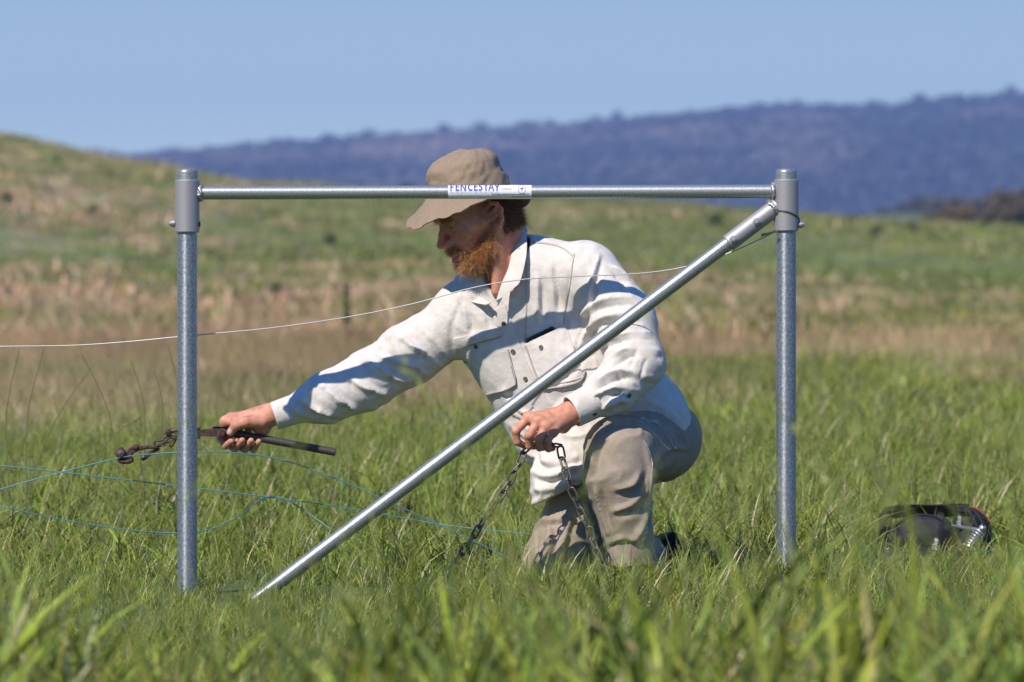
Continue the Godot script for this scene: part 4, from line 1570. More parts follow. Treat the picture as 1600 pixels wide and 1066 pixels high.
func shirt_folds(f: Field) -> void:
	f.crease = noise_b
	f.crease_h = 0.0040
	f.crease_ax = Vector3(-0.72, 0.52, 0.30).normalized()
	# far sleeve: folds that fan out from the armpit, then creases along the forearm
	for l in [[[700, 556], [672, 530], [640, 502]], [[690, 572], [655, 548], [622, 525]], [[672, 586], [640, 570], [600, 560]], [[640, 596], [600, 582], [566, 560]], [[606, 616], [572, 606], [540, 588]], [[560, 640], [530, 626], [500, 600]], [[520, 650], [492, 640], [468, 622]], [[488, 655], [470, 645], [455, 628]]]:
		fold_px(f, l, 0.0085, 0.014)
		var m := []
		for p in l: m.append([p[0] + 9, p[1] + 9])
		fold_px(f, m, 0.0085, -0.012)
	for l in [[[722, 470], [706, 510], [708, 548]], [[545, 578], [552, 610]]]:
		fold_px(f, l, 0.010, -0.006)
	for l in [[[540, 655], [500, 640], [462, 652]], [[604, 630], [560, 650], [520, 660]], [[486, 610], [476, 630], [494, 645]]]:
		fold_px(f, l, 0.008, 0.006)
	# near sleeve: armhole seam, drags at the shoulder, crush at the elbow
	fold_px(f, [[896, 398], [889, 440], [884, 500], [890, 545]], 0.006, -0.006)
	for l in [[[936, 398], [925, 440], [920, 470]], [[905, 520], [912, 490], [940, 470], [985, 465]], [[900, 560], [915, 520], [945, 495], [995, 492]], [[925, 545], [960, 525], [1015, 520]], [[938, 572], [975, 548], [1030, 548]], [[930, 600], [965, 580], [1020, 590]], [[925, 620], [958, 606], [1000, 612]], [[940, 640], [965, 625], [985, 628]], [[955, 415], [985, 440]], [[908, 590], [900, 560], [896, 530]]]:
		fold_px(f, l, 0.0075, 0.013)
		var m := []
		for p in l: m.append([p[0] + 4, p[1] + 11])
		fold_px(f, m, 0.0085, -0.012)
	for l in [[[960, 575], [975, 600]], [[995, 545], [985, 575]], [[1010, 560], [1000, 590]], [[945, 590], [952, 618]], [[925, 612], [938, 632]]]:
		fold_px(f, l, 0.006, -0.005)
	# trunk: drags from the collar to the pockets, crumples over the belly
	for l in [[[735, 455], [752, 480], [760, 505]], [[716, 455], [728, 490], [732, 515]], [[840, 430], [842, 500]], [[862, 410], [868, 480]], [[795, 640], [830, 662], [870, 668]], [[790, 622], [815, 645], [850, 650]], [[800, 665], [830, 690], [880, 690]], [[812, 700], [850, 715], [905, 700]], [[850, 600], [880, 580], [900, 560]], [[760, 625], [790, 612], [830, 615]], [[890, 620], [870, 640], [866, 665]]]:
		fold_px(f, l, 0.009, 0.010)
		var m := []
		for p in l: m.append([p[0] + 6, p[1] + 8])
		fold_px(f, m, 0.009, -0.008)
	for l in [[[1005, 622], [1040, 640], [1070, 670]], [[985, 640], [1020, 655], [1050, 680]]]:
		fold_px(f, l, 0.012, 0.006)

func trouser_field() -> Field:
	var f := Field.new()
	f.bone(P(990, 668, -0.43), P(1036, 684, -0.44), 0.116, 0.096, 0.04)
	f.bone(P(1026, 690, -0.42), P(968, 706, -0.15), 0.098, 0.084, 0.04)
	f.bone(P(968, 706, -0.15), P(966, 740, -0.145), 0.084, 0.086, 0.02)
	f.bone(P(966, 740, -0.145), P(984, 862, -0.155), 0.086, 0.057, 0.02)
	f.bone(P(962, 690, -0.42), P(868, 885, -0.275), 0.112, 0.080, 0.03)
	f.bone(P(868, 885, -0.275), P(1006, 876, -0.49), 0.078, 0.055, 0.03)
	return f

func trouser_folds(f: Field) -> void:
	f.crease = noise_b
	f.crease_h = 0.0045
	f.crease_ax = Vector3(0.75, 0.35, 0.2).normalized()
	for l in [[[935, 668], [960, 655], [985, 660]], [[985, 655], [1010, 672], [1028, 700]], [[1000, 648], [1030, 668], [1048, 695]], [[1015, 645], [1048, 662], [1064, 690]], [[1030, 712], [1050, 700], [1072, 705]], [[925, 735], [930, 700], [942, 680]], [[1000, 740], [985, 760], [960, 765]], [[1005, 770], [985, 790], [955, 800]], [[930, 760], [940, 800], [955, 840]], [[1010, 700], [1015, 740], [1008, 780]], [[1012, 800], [1000, 830], [985, 850]], [[950, 850], [975, 842], [1010, 852]], [[850, 800], [862, 840], [850, 870]], [[900, 790], [885, 830], [880, 870]], [[835, 830], [850, 815], [880, 812]]]:
		fold_px(f, l, 0.010, 0.010)
		var m := []
		for p in l: m.append([p[0] + 7, p[1] + 6])
		fold_px(f, m, 0.009, -0.009)
	fold_px(f, [[1018, 708], [1012, 750], [1016, 800], [1018, 850]], 0.0035, 0.004)

func joined_mesh(list: Array) -> ArrayMesh:
	var v := PackedVector3Array()
	var n := PackedVector3Array()
	var idx := PackedInt32Array()
	for r in list:
		var b := v.size()
		v.append_array(r[0])
		n.append_array(r[1])
		for i in (r[2] as PackedInt32Array): idx.append(i + b)
	var col := PackedColorArray()
	return from_arrays(v, n, idx, col)

func man() -> void:
	HF = Vector3(-0.852, -0.423, 0.310).normalized()
	HU = Vector3(-0.397, 0.906, 0.1445)
	HU = (HU - HF * HU.dot(HF)).normalized()
	HL = HU.cross(HF)
	ho = P(752, 339, -0.31)
	var base := P(940, 920, -0.3)
	base.y = 0.0
	var o := thing("person", "kneeling man in tan hat, cream work shirt and khaki trousers working on wire", "person", base)

	# ---- the body: trunk and limbs under the clothes, with finer head and hands, one mesh
	var bf := Field.new()
	bf.bone(P(825, 470, -0.38), P(900, 590, -0.38), 0.105, 0.11, 0.04)
	bf.bone(P(900, 590, -0.38), P(985, 672, -0.44), 0.11, 0.10, 0.04)
	bf.bone(P(725, 488, -0.41), P(568, 598, -0.425), 0.048, 0.040, 0.02)
	bf.bone(P(568, 598, -0.425), P(440, 646, -0.404), 0.038, 0.026, 0.02)
	bf.bone(P(925, 432, -0.29), P(992, 566, -0.18), 0.048, 0.042, 0.02)
	bf.bone(P(992, 566, -0.18), P(910, 637, -0.11), 0.040, 0.027, 0.02)
	bf.bone(P(1030, 692, -0.42), P(968, 710, -0.155), 0.075, 0.058, 0.03)
	bf.bone(P(968, 710, -0.155), P(984, 890, -0.155), 0.056, 0.038, 0.02)
	bf.bone(P(962, 690, -0.42), P(868, 885, -0.275), 0.078, 0.056, 0.03)
	bf.bone(P(868, 885, -0.275), P(1038, 872, -0.54), 0.054, 0.036, 0.02)
	var hf := head_field()
	var nets := [finish(bf, 0.014, false)]
	var hn := finish(hf, 0.0028, false)
	nets.append(hn)
	var lf := left_hand()
	var rf := right_hand()
	nets.append(finish(lf, 0.0027, false))
	nets.append(finish(rf, 0.0027, false))
	var v := PackedVector3Array()
	var n := PackedVector3Array()
	var idx := PackedInt32Array()
	var col := PackedColorArray()
	for r in nets:
		var b := v.size()
		v.append_array(r[0])
		n.append_array(r[1])
		for i in (r[2] as PackedInt32Array): idx.append(i + b)
	var nail := P(358.5, 675, -0.362)
	for p in v:
		var c := skin_at(p)
		if p.distance_to(nail) < 0.007: c = Color(0.72, 0.45, 0.38)
		col.append(c)
	var body := part("body", from_arrays(v, n, idx, col), M.skin, o)
	for s in [-1, 1]:
		var e := part("eye", ball(hp(s * 32, 14.0, 73.2), Vector3.ONE * 12.9 * HS, 16), M.eye, o)
		part("iris", ball(hp(s * 30.5, 11.5, 81.4), Vector3.ONE * 5.2 * HS, 12), M.iris, e)

		var lash := []
		for k in 7:
			var t := k / 6.0
			lash.append(hp(s * lerpf(21.0, 44.0, t), 15.4 - 3.0 * absf(t - 0.4), lerpf(84.5, 79.0, t * t) + 4.0 * sin(PI * t)))
		part("eyelash", tube_mesh(Array(curve(lash, 3)), 0.0011, 6), M.lash, o)

	# ---- hair of the face and head
	var r := RandomNumberGenerator.new()
	r.seed = 9
	var beard := Soup.new()
	var hair := Soup.new()
	var brows := [Soup.new(), Soup.new()]
	var hv: PackedVector3Array = hn[0]
	var hnn: PackedVector3Array = hn[1]
	for i in hv.size():
		var q := to_head(hv[i])
		var b := beard_share(q)
		if b > 0.05:
			var chin := smoothstep(-50.0, -95.0, q.y)
			var cheek := smoothstep(-58.0, -20.0, q.y) * smoothstep(72.0, 50.0, q.z)
			for k in 9:
				if r.randf() > b * (1.0 - 0.6 * cheek): continue
				var l := (4.0 + 1.0 * chin + 5.0 * r.randf()) * HS * (1.0 - 0.35 * cheek)
				if q.z > 66.0 and q.y > -72.0: l *= 0.7
				var d := (hnn[i] * (0.7 + 0.2 * chin) - HU * (0.35 - 0.3 * chin) + HF * 0.12 + Vector3(r.randfn(), r.randfn(), r.randfn()) * 0.55).normalized()
				var t := 0.5 + 0.95 * r.randf()
				var c := Color(0.56 * t, 0.270 * t, 0.105 * t)
				if r.randf() < (0.6 if q.z > 70.0 else 0.2): c = Color(0.70 * t, 0.43 * t, 0.20 * t)
				var jit := Vector3(r.randfn(), r.randfn(), r.randfn()) * 0.0009
				strand(beard, hv[i] - hnn[i] * 0.0008 + jit, d, l, 0.00036, 1.1, c, r)
		if q.z < -14.0 and q.y > -46.0 and q.y < 40.0 and absf(q.x) + absf(q.z) > 62.0 and q.y > -20.0 - (q.z + 14.0) * -0.3 - 30.0:
			if absf(q.x) > 70.0 and q.z > -30.0 and q.y < 40.0: continue
			for k in 4:
				var d := (hnn[i] * 0.35 - HU * 0.9 - HF * 0.2 + Vector3(r.randfn(), r.randfn(), r.randfn()) * 0.25).normalized()
				var t := 0.5 + 0.6 * r.randf()
				strand(hair, hv[i] - hnn[i] * 0.001, d, (9.0 + 8.0 * r.randf()) * HS, 0.0005, 0.5, Color(0.33 * t, 0.155 * t, 0.055 * t), r)
		elif absf(q.x) > 52.0 and q.y > 6.0 and q.y < 60.0 and q.z > -6.0 and q.z < 34.0:
			var d := (hnn[i] * 0.2 - HU * 0.9 - HF * 0.25 + Vector3(r.randfn(), r.randfn(), r.randfn()) * 0.2).normalized()
			var t := 0.6 + 0.6 * r.randf()
			if r.randf() < 0.8: strand(hair, hv[i], d, 9.0 * HS, 0.00045, 0.4, Color(0.42 * t, 0.19 * t, 0.065 * t), r)
		if absf(q.x) > 12.0 and absf(q.x) < 46.0 and absf(q.y - 36.0 + absf(q.x) * 0.05) < 6.0 and q.z > 66.0:
			for k in 2:
				var d := (hnn[i] * 0.7 + HL * signf(q.x) * 0.5 - HU * 0.25 + Vector3(r.randfn(), r.randfn(), r.randfn()) * 0.25).normalized()
				var t := 0.7 + 0.5 * r.randf()
				strand(brows[0] if q.x > 0.0 else brows[1], hv[i], d, (9.0 + 6.0 * r.randf()) * HS, 0.0005, 0.4, Color(0.62 * t, 0.36 * t, 0.16 * t), r)
	part("beard", beard.mesh(), M.hair, o)
	part("hair", hair.mesh(), M.hair, o)
	part("eyebrow", brows[0].mesh(), M.hair, o)
	part("eyebrow", brows[1].mesh(), M.hair, o)

	# ---- shirt
	var sf := shirt_field()
	shirt_folds(sf)
	var tail := Field.new()
	tail.bone(P(935, 645, -0.37), P(888, 745, -0.30), 0.122, 0.086, 0.03)
	tail.bone(P(888, 745, -0.30), P(874, 840, -0.275), 0.086, 0.076, 0.03)
	tail.crease = noise_b
	tail.crease_h = 0.006
	tail.crease_ax = Vector3(0.9, 0.35, 0.1).normalized()
	var ha := P(828, 793, -0.2)
	var hb2 := P(938, 742, -0.2)
	tail.cut_p.append(ha)
	var hem_n := Vector3(hb2.y - ha.y, -(hb2.x - ha.x), 0.0).normalized()
	tail.cut_n.append(hem_n)
	for l in [[[830, 735], [860, 745], [905, 728]], [[835, 765], [870, 762], [925, 730]], [[850, 785], [880, 770], [910, 740]], [[835, 700], [850, 722], [900, 712]], [[868, 775], [890, 750], [900, 715]], [[822, 740], [832, 770]]]:
		fold_px(tail, l, 0.011, 0.012)
		var m := []
		for p in l: m.append([p[0] + 4, p[1] + 10])
		fold_px(tail, m, 0.009, -0.010)
	var shirt := part("shirt", joined_mesh([finish(sf, 0.0046), finish(tail, 0.0045)]), M.shirt, o)
	# cuffs: open tubes with a turned edge
	var cuffs := [[P(468, 637, -0.407), P(428, 650.5, -0.402), 0.0385, 0.0350], [P(930, 625, -0.118), P(893.5, 643.5, -0.098), 0.0440, 0.0410]]
	for c in cuffs:
		var d: Vector3 = c[1] - c[0]
		var l := d.length()
		part("cuff", lathe(c[0], d, [Vector2(0, c[2] - 0.006), Vector2(0.003, c[2]), Vector2(l - 0.004, c[3] + 0.001), Vector2(l - 0.001, c[3]), Vector2(l, c[3] - 0.002), Vector2(l - 0.001, c[3] - 0.0035), Vector2(l * 0.3, c[2] - 0.009)], 32), M.shirt, shirt)
	# collar: stand and leaf round the neck
	var fold_line := px3([[777, 470, -0.238], [785, 444, -0.245], [795, 420, -0.258], [801, 392, -0.280], [806, 364, -0.318], [806, 346, -0.375], [790, 346, -0.425], [762, 368, -0.455], [738, 402, -0.455], [724, 428, -0.430], [728, 446, -0.385], [748, 462, -0.315], [766, 474, -0.262]])
	var leaf_line := px3([[790, 462, -0.235], [803, 450, -0.228], [813, 438, -0.226], [822, 400, -0.248], [823, 370, -0.300], [822, 355, -0.400], [800, 362, -0.470], [752, 390, -0.500], [722, 420, -0.490], [706, 444, -0.440], [716, 462, -0.375], [738, 472, -0.310], [758, 476, -0.262]])
	var inner_line := px3([[777, 478, -0.245], [789, 456, -0.258], [797, 438, -0.275], [803, 414, -0.300], [806, 392, -0.330], [804, 380, -0.380], [790, 382, -0.415], [766, 402, -0.440], [746, 426, -0.440], [734, 444, -0.420], [736, 456, -0.380], [752, 468, -0.315], [767, 478, -0.262]])
	var c0 := curve(inner_line, 5)
	var c1 := curve(fold_line, 5)
	var c2 := curve(leaf_line, 5)
	var rows := [Array(c0), [], [], [], Array(c2)]
	for k in c1.size():
		var up := (c1[k] - (c0[k] + c2[k]) * 0.5).normalized()
		rows[1].append(c1[k].lerp(c0[k], 0.22))
		rows[2].append(c1[k] + up * 0.003)
		rows[3].append(c1[k].lerp(c2[k], 0.25) + up * 0.003)
	part("collar", sheet(rows, false, 0.002), M.shirt, shirt)
	# placket, pockets, seams and buttons
	part("placket", ribbon(sf, [[779, 482], [790, 510], [804, 550], [823, 594], [848, 634], [872, 664]], 25.0, 6, 0.0028), M.shirt, shirt)
	part("yoke_seam", ribbon(sf, [[824, 378], [850, 380], [876, 386], [896, 400]], 2.2, 5, 0.0018), M.stitch, shirt)
	part("front_seam", ribbon(sf, [[823, 392], [823, 440], [822, 490], [821, 530]], 1.8, 6, 0.0018), M.stitch, shirt)
	part("armhole_seam", ribbon(sf, [[897, 396], [890, 440], [884, 475], [882, 506]], 2.0, 6, 0.002), M.stitch, shirt)
	part("pocket", patch(sf, [[821, 537], [884, 508], [912, 590], [846, 606]], 14, 14, 0.0035, 0.004), M.shirt, shirt)
	part("pocket", patch(sf, [[712, 545], [788, 527], [806, 602], [760, 618]], 14, 14, 0.003, 0.003), M.shirt, shirt)
	part("pocket_flap", patch(sf, [[707, 529], [777, 512], [786, 524], [709, 545]], 14, 5, 0.0085, 0.003), M.shirt, shirt)
	part("pocket_seam", ribbon(sf, [[762, 616], [800, 604], [806, 592], [794, 545]], 1.8, 6, 0.0075), M.stitch, shirt)
	part("pocket_seam", ribbon(sf, [[822, 539], [846, 600], [870, 604], [905, 596], [914, 580]], 1.8, 6, 0.0085), M.stitch, shirt)
	for b in [[787.5, 505.5], [802, 549], [822, 592], [745.5, 541], [847, 543], [982, 618], [928, 644.5]]:
		button(sf, b[0], b[1], shirt, M.button)
	# phone in the pocket: lies in it, so it is a thing of its own
	var pa := surface_point(sf, 822, 538, sf.all(), 0.006)
	var pb := surface_point(sf, 868, 516, sf.all(), 0.006)
	var along := (pb - pa).normalized()
	var upw := (Vector3(-0.38, 0.9, 0.0) - along * Vector3(-0.38, 0.9, 0.0).dot(along)).normalized()
	var out := along.cross(upw).normalized()
	var ph := thing("phone", "black phone sticking out of the man's left shirt pocket", "phone", (pa + pb) * 0.5)
	var case := MeshInstance3D.new()
	case.name = "case"
	case.mesh = rounded_slab((pb - pa).length(), 0.052, 0.009, 0.008)
	case.material_override = M.phone
	ph.add_child(case)
	case.transform = Transform3D(Basis(along, upw, out), upw * -0.014 - out * 0.008)
	var glass := MeshInstance3D.new()
	glass.name = "screen"
	glass.mesh = rounded_slab((pb - pa).length() - 0.008, 0.044, 0.0005, 0.006)
	glass.material_override = M.phone_glass
	ph.add_child(glass)
	glass.transform = Transform3D(Basis(along, upw, out), upw * -0.014 - out * 0.0032)

	# ---- trousers, hems and boots
	var tf := trouser_field()
	trouser_folds(tf)
	var trousers := part("trousers", joined_mesh([finish(tf, 0.0058)]), M.trousers, o)
	var h0 := P(983, 846, -0.155)
	var h1 := P(987, 884, -0.155)
	var hd := h1 - h0
	var hl := hd.length()
	part("hem", lathe(h0, hd, [Vector2(0, 0.056), Vector2(0.003, 0.061), Vector2(hl - 0.002, 0.063), Vector2(hl, 0.061), Vector2(hl - 0.002, 0.058), Vector2(0.01, 0.05)], 32), M.trousers, trousers)
	part("hem", lathe(P(994, 876, -0.47), P(1036, 872, -0.54) - P(994, 876, -0.47), [Vector2(0, 0.055), Vector2(0.003, 0.060), Vector2(0.052, 0.061), Vector2(0.054, 0.058), Vector2(0.02, 0.05)], 28), M.trousers, trousers)
	part("side_seam", ribbon(tf, [[1006, 690], [1016, 712], [1012, 760], [1018, 810], [1020, 850]], 2.0, 6, 0.002), M.stitch, trousers)
	part("pocket_seam", ribbon(tf, [[1000, 655], [1024, 662], [1044, 682], [1050, 702]], 2.2, 6, 0.003), M.stitch, trousers)
	var bl := Field.new()
	bl.bone(P(986, 878, -0.155), P(986, 912, -0.16), 0.050, 0.046, 0.02)
	bl.bone(P(988, 915, -0.17), P(958, 918, -0.02), 0.040, 0.042, 0.03, Vector3.UP, 1.1)
	bl.bone(P(958, 918, -0.02), P(948, 920, 0.03), 0.042, 0.034, 0.02, Vector3.UP, 1.1)
	var bn := finish(bl, 0.006, false)
	var boot := part("boot", from_arrays(bn[0], bn[1], bn[2]), M.boot, o)
	var br := Field.new()
	br.bone(P(1012, 872, -0.50), P(1046, 866, -0.56), 0.050, 0.050, 0.02)
	br.bone(P(1050, 862, -0.57), P(1062, 905, -0.64), 0.042, 0.046, 0.03)
	br.bone(P(1062, 905, -0.64), P(1068, 918, -0.68), 0.042, 0.030, 0.02)
	var brn := finish(br, 0.006, false)
	var boot2 := part("boot", from_arrays(brn[0], brn[1], brn[2]), M.boot, o)
	tag(boot2, "black boot resting on its toe behind the knee")
	var sole := []
	for p in [[1071, 842, -0.585], [1079, 858, -0.60], [1080, 880, -0.63], [1082, 905, -0.67]]: sole.append(P(p[0], p[1], p[2]))
	var sr := [[], []]
	for p in sole:
		sr[0].append(p + Vector3(-0.01, 0, -0.038))
		sr[1].append(p + Vector3(-0.02, 0, 0.040))
	part("sole", sheet(sr, false, 0.016), M.sole, boot2)
	hat(o)

func rounded_slab(w: float, h: float, t: float, r: float) -> ArrayMesh:
	var pts := PackedVector2Array()
	for c in [[1, 1, 0], [-1, 1, 1], [-1, -1, 2], [1, -1, 3]]:
		for k in 5:
			var a: float = PI / 2 * (c[2] + k / 4.0)
			pts.append(Vector2(c[0] * (w / 2 - r) + cos(a) * r, c[1] * (h / 2 - r) + sin(a) * r))
	var st := SurfaceTool.new()
	st.begin(Mesh.PRIMITIVE_TRIANGLES)
	st.set_smooth_group(-1)
	var n := pts.size()
	for k in n:
		var a := pts[k]
		var b := pts[(k + 1) % n]
		for w3 in [Vector3(0, 0, t / 2), Vector3(b.x, b.y, t / 2), Vector3(a.x, a.y, t / 2), Vector3(0, 0, -t / 2), Vector3(a.x, a.y, -t / 2), Vector3(b.x, b.y, -t / 2), Vector3(a.x, a.y, t / 2), Vector3(b.x, b.y, t / 2), Vector3(a.x, a.y, -t / 2), Vector3(b.x, b.y, t / 2), Vector3(b.x, b.y, -t / 2), Vector3(a.x, a.y, -t / 2)]:
			st.add_vertex(w3)
	st.generate_normals()
	return st.commit()

func hat(o: Node3D) -> void:
	# axes of the hat: less bowed than the head
	var f := Vector3(-0.925, -0.150, 0.345).normalized()
	var u := Vector3(0, 1, 0)
	u = (u - f * u.dot(f)).normalized()
	var l := u.cross(f)
	var c := P(733, 301, -0.305)
	var a := 0.104
	var b := 0.092
	var n := 96
	var droop_keys := [[0.0, 0.068], [40.0, 0.056], [90.0, 0.020], [130.0, 0.006], [155.0, 0.034], [180.0, 0.062]]
	var prof := []
	for k in 9: prof.append([0, k / 8.0])
	for k in range(1, 12): prof.append([1, k / 11.0])
	var rows := []
	for p in prof:
		var row := []
		for j in n:
			var th := TAU * j / n
			var ct := cos(th)
			var sn := sin(th)
			var q := Vector3.ZERO
			if p[0] == 0:
				var s: float = p[1]
				var rr := s * 0.86
				var e := 0.104 - 0.018 * pow(s, 2.2) - 0.008 * smoothstep(0.8, 1.0, s)
				e += -0.007 * ct * s
				q = f * (ct * rr * a * 0.92 + 0.006) + l * (sn * rr * b * 0.95) + u * e
			else:
				var t: float = p[1]
				var e := lerpf(0.078 - 0.007 * ct, 0.0, t)
				var rr := lerpf(0.86, 1.0, pow(t, 0.6))
				q = f * (ct * rr * a * lerpf(0.92, 1.0, t) + 0.006 * (1.0 - t)) + l * (sn * rr * b * lerpf(0.95, 1.0, t)) + u * e
			var w := c + q
			var k := noise_a.get_noise_3d(w.x * 700.0, w.y * 900.0, w.z * 700.0) * 0.0075 + noise_b.get_noise_3d(w.x * 1500.0, w.y * 2200.0, w.z * 1500.0) * 0.003
			w += q.normalized() * k * (1.0 if p[0] == 0 or p[1] < 0.9 else 0.4)
			row.append(w)
		rows.append(row)
	var h := part("hat", sheet(rows, true, 0.0022, true), M.hat, o)
	var brim := []
	var stitch := []
	for k in 15:
		var t := k / 14.0
		var row := []
		for j in n:
			var th := TAU * j / n
			var deg := rad_to_deg(th)
			if deg > 180.0: deg = 360.0 - deg
			var ct := cos(th)
			var sn := sin(th)
			var dr := keyed(droop_keys, deg)
			var wide := 0.050 + 0.042 * smoothstep(80.0, 0.0, deg) + 0.012 * smoothstep(120.0, 180.0, deg)
			var run := sqrt(maxf(wide * wide - dr * dr, 0.0004))
			var q := f * (ct * (a + 0.001 + run * t)) + l * (sn * (b + 0.001 + run * t)) - u * (dr * pow(t, 0.9) - 0.003)
			var w := c + q
			w += u * noise_a.get_noise_3d(w.x * 500.0, w.y * 300.0, w.z * 500.0) * 0.015 * t
			row.append(w)
		brim.append(row)
	part("brim", sheet(brim, true, 0.003, true), M.hat, h)
	# rows of stitching round the brim and the seam where crown and brim meet
	for rr in [13]:
		var pts: Array = brim[rr].duplicate()
		for q in pts.size(): pts[q] = pts[q] + u * 0.0004
		var s := Soup.new()
		var rad := PackedFloat32Array()
		rad.resize(pts.size())
		rad.fill(0.0009)
		s.tube(PackedVector3Array(pts), rad, 5, Color.WHITE, true)
		part("brim_seam", s.mesh(), M.hat, h)
	var ring := Soup.new()
	var rp := PackedVector3Array()
	var rad2 := PackedFloat32Array()
	for q in rows[rows.size() - 2]:
		rp.append(q + (q - c).normalized() * 0.0006)
		rad2.append(0.0022)
	ring.tube(rp, rad2, 6, Color.WHITE, true)
	part("crown_seam", ring.mesh(), M.hat, h)

func materials() -> void:
	noise_a.seed = 7
	noise_a.frequency = 0.02
	noise_a.fractal_octaves = 3
	noise_b.seed = 23
	noise_b.frequency = 0.03
	noise_b.fractal_octaves = 2
	var grain := noise_tex(0.02, Color(0.72, 0.72, 0.72), Color(1, 1, 1), FastNoiseLite.TYPE_SIMPLEX_SMOOTH, 512, 5)
	M.land = triplanar(mat(Color.WHITE, 0.95), 0.35)
	M.land.vertex_color_use_as_albedo = true
	M.land.albedo_texture = noise_tex(0.02, Color(0.55, 0.6, 0.5), Color(1, 1, 1), FastNoiseLite.TYPE_SIMPLEX_SMOOTH, 512, 5, 3)
	M.mountain = mat(Color.WHITE, 1.0)
	M.mountain.vertex_color_use_as_albedo = true
	M.mountain.metallic_specular = 0.0
	M.grass = mat(Color.WHITE, 0.5)
	M.grass.vertex_color_use_as_albedo = true
	M.grass.backlight_enabled = true
	M.grass.backlight = Color(0.36, 0.40, 0.2)
	M.grass.metallic_specular = 0.32
	M.leaf = mat(Color.WHITE, 0.8)
	M.leaf.vertex_color_use_as_albedo = true
	M.bark = mat(lin(0.12, 0.10, 0.08), 0.9)
	M.rush = mat(lin(0.16, 0.16, 0.06), 0.6)
	M.petal = mat(lin(0.75, 0.50, 0.02), 0.6)
	# metals
	var streak := noise_tex(0.022, Color(0.62, 0.64, 0.66), Color(1, 1, 1), FastNoiseLite.TYPE_SIMPLEX_SMOOTH, 512, 6, 5)
	var scuff := noise_tex(0.03, Color(0.34, 0.34, 0.34), Color(0.60, 0.60, 0.60), FastNoiseLite.TYPE_SIMPLEX_SMOOTH, 512, 5, 8)
	M.galv = mat(lin(0.50, 0.54, 0.58), 1.0, 0.70)
	M.galv.albedo_texture = streak
	M.galv.roughness_texture = scuff
	M.galv.roughness_texture_channel = BaseMaterial3D.TEXTURE_CHANNEL_GREEN
	M.galv.anisotropy_enabled = true
	M.galv.anisotropy = -0.7
	M.galv.uv1_scale = Vector3(2.0, 9.0, 1.0)
	M.steel = mat(lin(0.45, 0.46, 0.47), 0.4, 0.7)
	M.galv_bright = mat(lin(0.56, 0.58, 0.58), 1.0, 0.70)
	M.galv_bright.albedo_texture = noise_tex(0.03, Color(0.66, 0.68, 0.67), Color(1, 1, 1), FastNoiseLite.TYPE_SIMPLEX_SMOOTH, 512, 5, 6)
	M.galv_bright.roughness_texture = scuff
	M.galv_bright.roughness_texture_channel = BaseMaterial3D.TEXTURE_CHANNEL_GREEN
	M.galv_bright.anisotropy_enabled = true
	M.galv_bright.anisotropy = -0.3
	M.galv_bright.uv1_scale = Vector3(2.0, 10.0, 1.0)
	var soft := noise_tex(0.05, Color(0.86, 0.86, 0.87), Color(1, 1, 1), FastNoiseLite.TYPE_SIMPLEX_SMOOTH, 512, 4, 16)
	M.cast = triplanar(mat(lin(0.43, 0.42, 0.43), 0.55, 0.5), 9.0)
	M.cast.albedo_texture = soft
	M.weld = triplanar(mat(lin(0.62, 0.62, 0.62), 0.45, 0.7), 20.0)
	M.weld.albedo_texture = grain
	M.dark = mat(lin(0.02, 0.02, 0.02), 0.7)
	M.wire_grey = mat(lin(0.50, 0.52, 0.50), 0.45, 0.6)
	M.wire_dark = mat(lin(0.13, 0.13, 0.14), 0.5, 0.6)
	M.wire_blue = mat(lin(0.06, 0.22, 0.30), 0.4, 0.2)
	M.chain = triplanar(mat(lin(0.22, 0.19, 0.17), 0.5, 0.65), 25.0)
	M.chain.albedo_texture = grain
	M.rust = triplanar(mat(lin(0.17, 0.105, 0.085), 0.52, 0.35), 18.0)
	M.rust.albedo_texture = noise_tex(0.02, Color(0.45, 0.40, 0.40), Color(1, 1, 1), FastNoiseLite.TYPE_SIMPLEX_SMOOTH, 256, 5, 9)
	M.iron = triplanar(mat(lin(0.11, 0.096, 0.088), 0.5, 0.3), 12.0)
	M.iron.albedo_texture = grain
	# sticker
	M.sticker = mat(lin(0.80, 0.80, 0.82), 0.35)
	M.ink_blue = mat(lin(0.015, 0.05, 0.42), 0.4)
	M.ink_pale = mat(lin(0.58, 0.61, 0.86), 0.4)
	M.ink_grey = mat(lin(0.22, 0.26, 0.42), 0.4)
	M.ink_navy = mat(lin(0.03, 0.035, 0.13), 0.4)
	M.ink_white = mat(lin(0.75, 0.75, 0.75), 0.5)
	# cloth and skin
	var fine := noise_tex(0.03, Color(0, 0, 0), Color(1, 1, 1), FastNoiseLite.TYPE_SIMPLEX_SMOOTH, 512, 4, 12)
	var dirt := noise_tex(0.012, Color(0.89, 0.865, 0.825), Color(1, 1, 1), FastNoiseLite.TYPE_SIMPLEX_SMOOTH, 512, 5, 14)
	M.shirt = triplanar(mat(lin(0.725, 0.703, 0.690), 0.9), 5.0)
	M.shirt.albedo_texture = dirt
	M.shirt.heightmap_enabled = true
	M.shirt.heightmap_texture = fine
	M.shirt.heightmap_scale = 0.07
	M.stitch = mat(lin(0.46, 0.43, 0.40), 0.9)
	M.button = mat(lin(0.13, 0.10, 0.045), 0.45)
	M.trousers = triplanar(mat(lin(0.38, 0.324, 0.265), 0.92), 5.0)
	M.trousers.albedo_texture = dirt
	M.trousers.heightmap_enabled = true
	M.trousers.heightmap_texture = fine
	M.trousers.heightmap_scale = 0.06
	var weave := weave_tex(64, false)
	M.hat = triplanar(mat(lin(0.425, 0.332, 0.240), 0.95), 9.0)
	M.hat.albedo_texture = dirt
	M.hat.detail_enabled = true
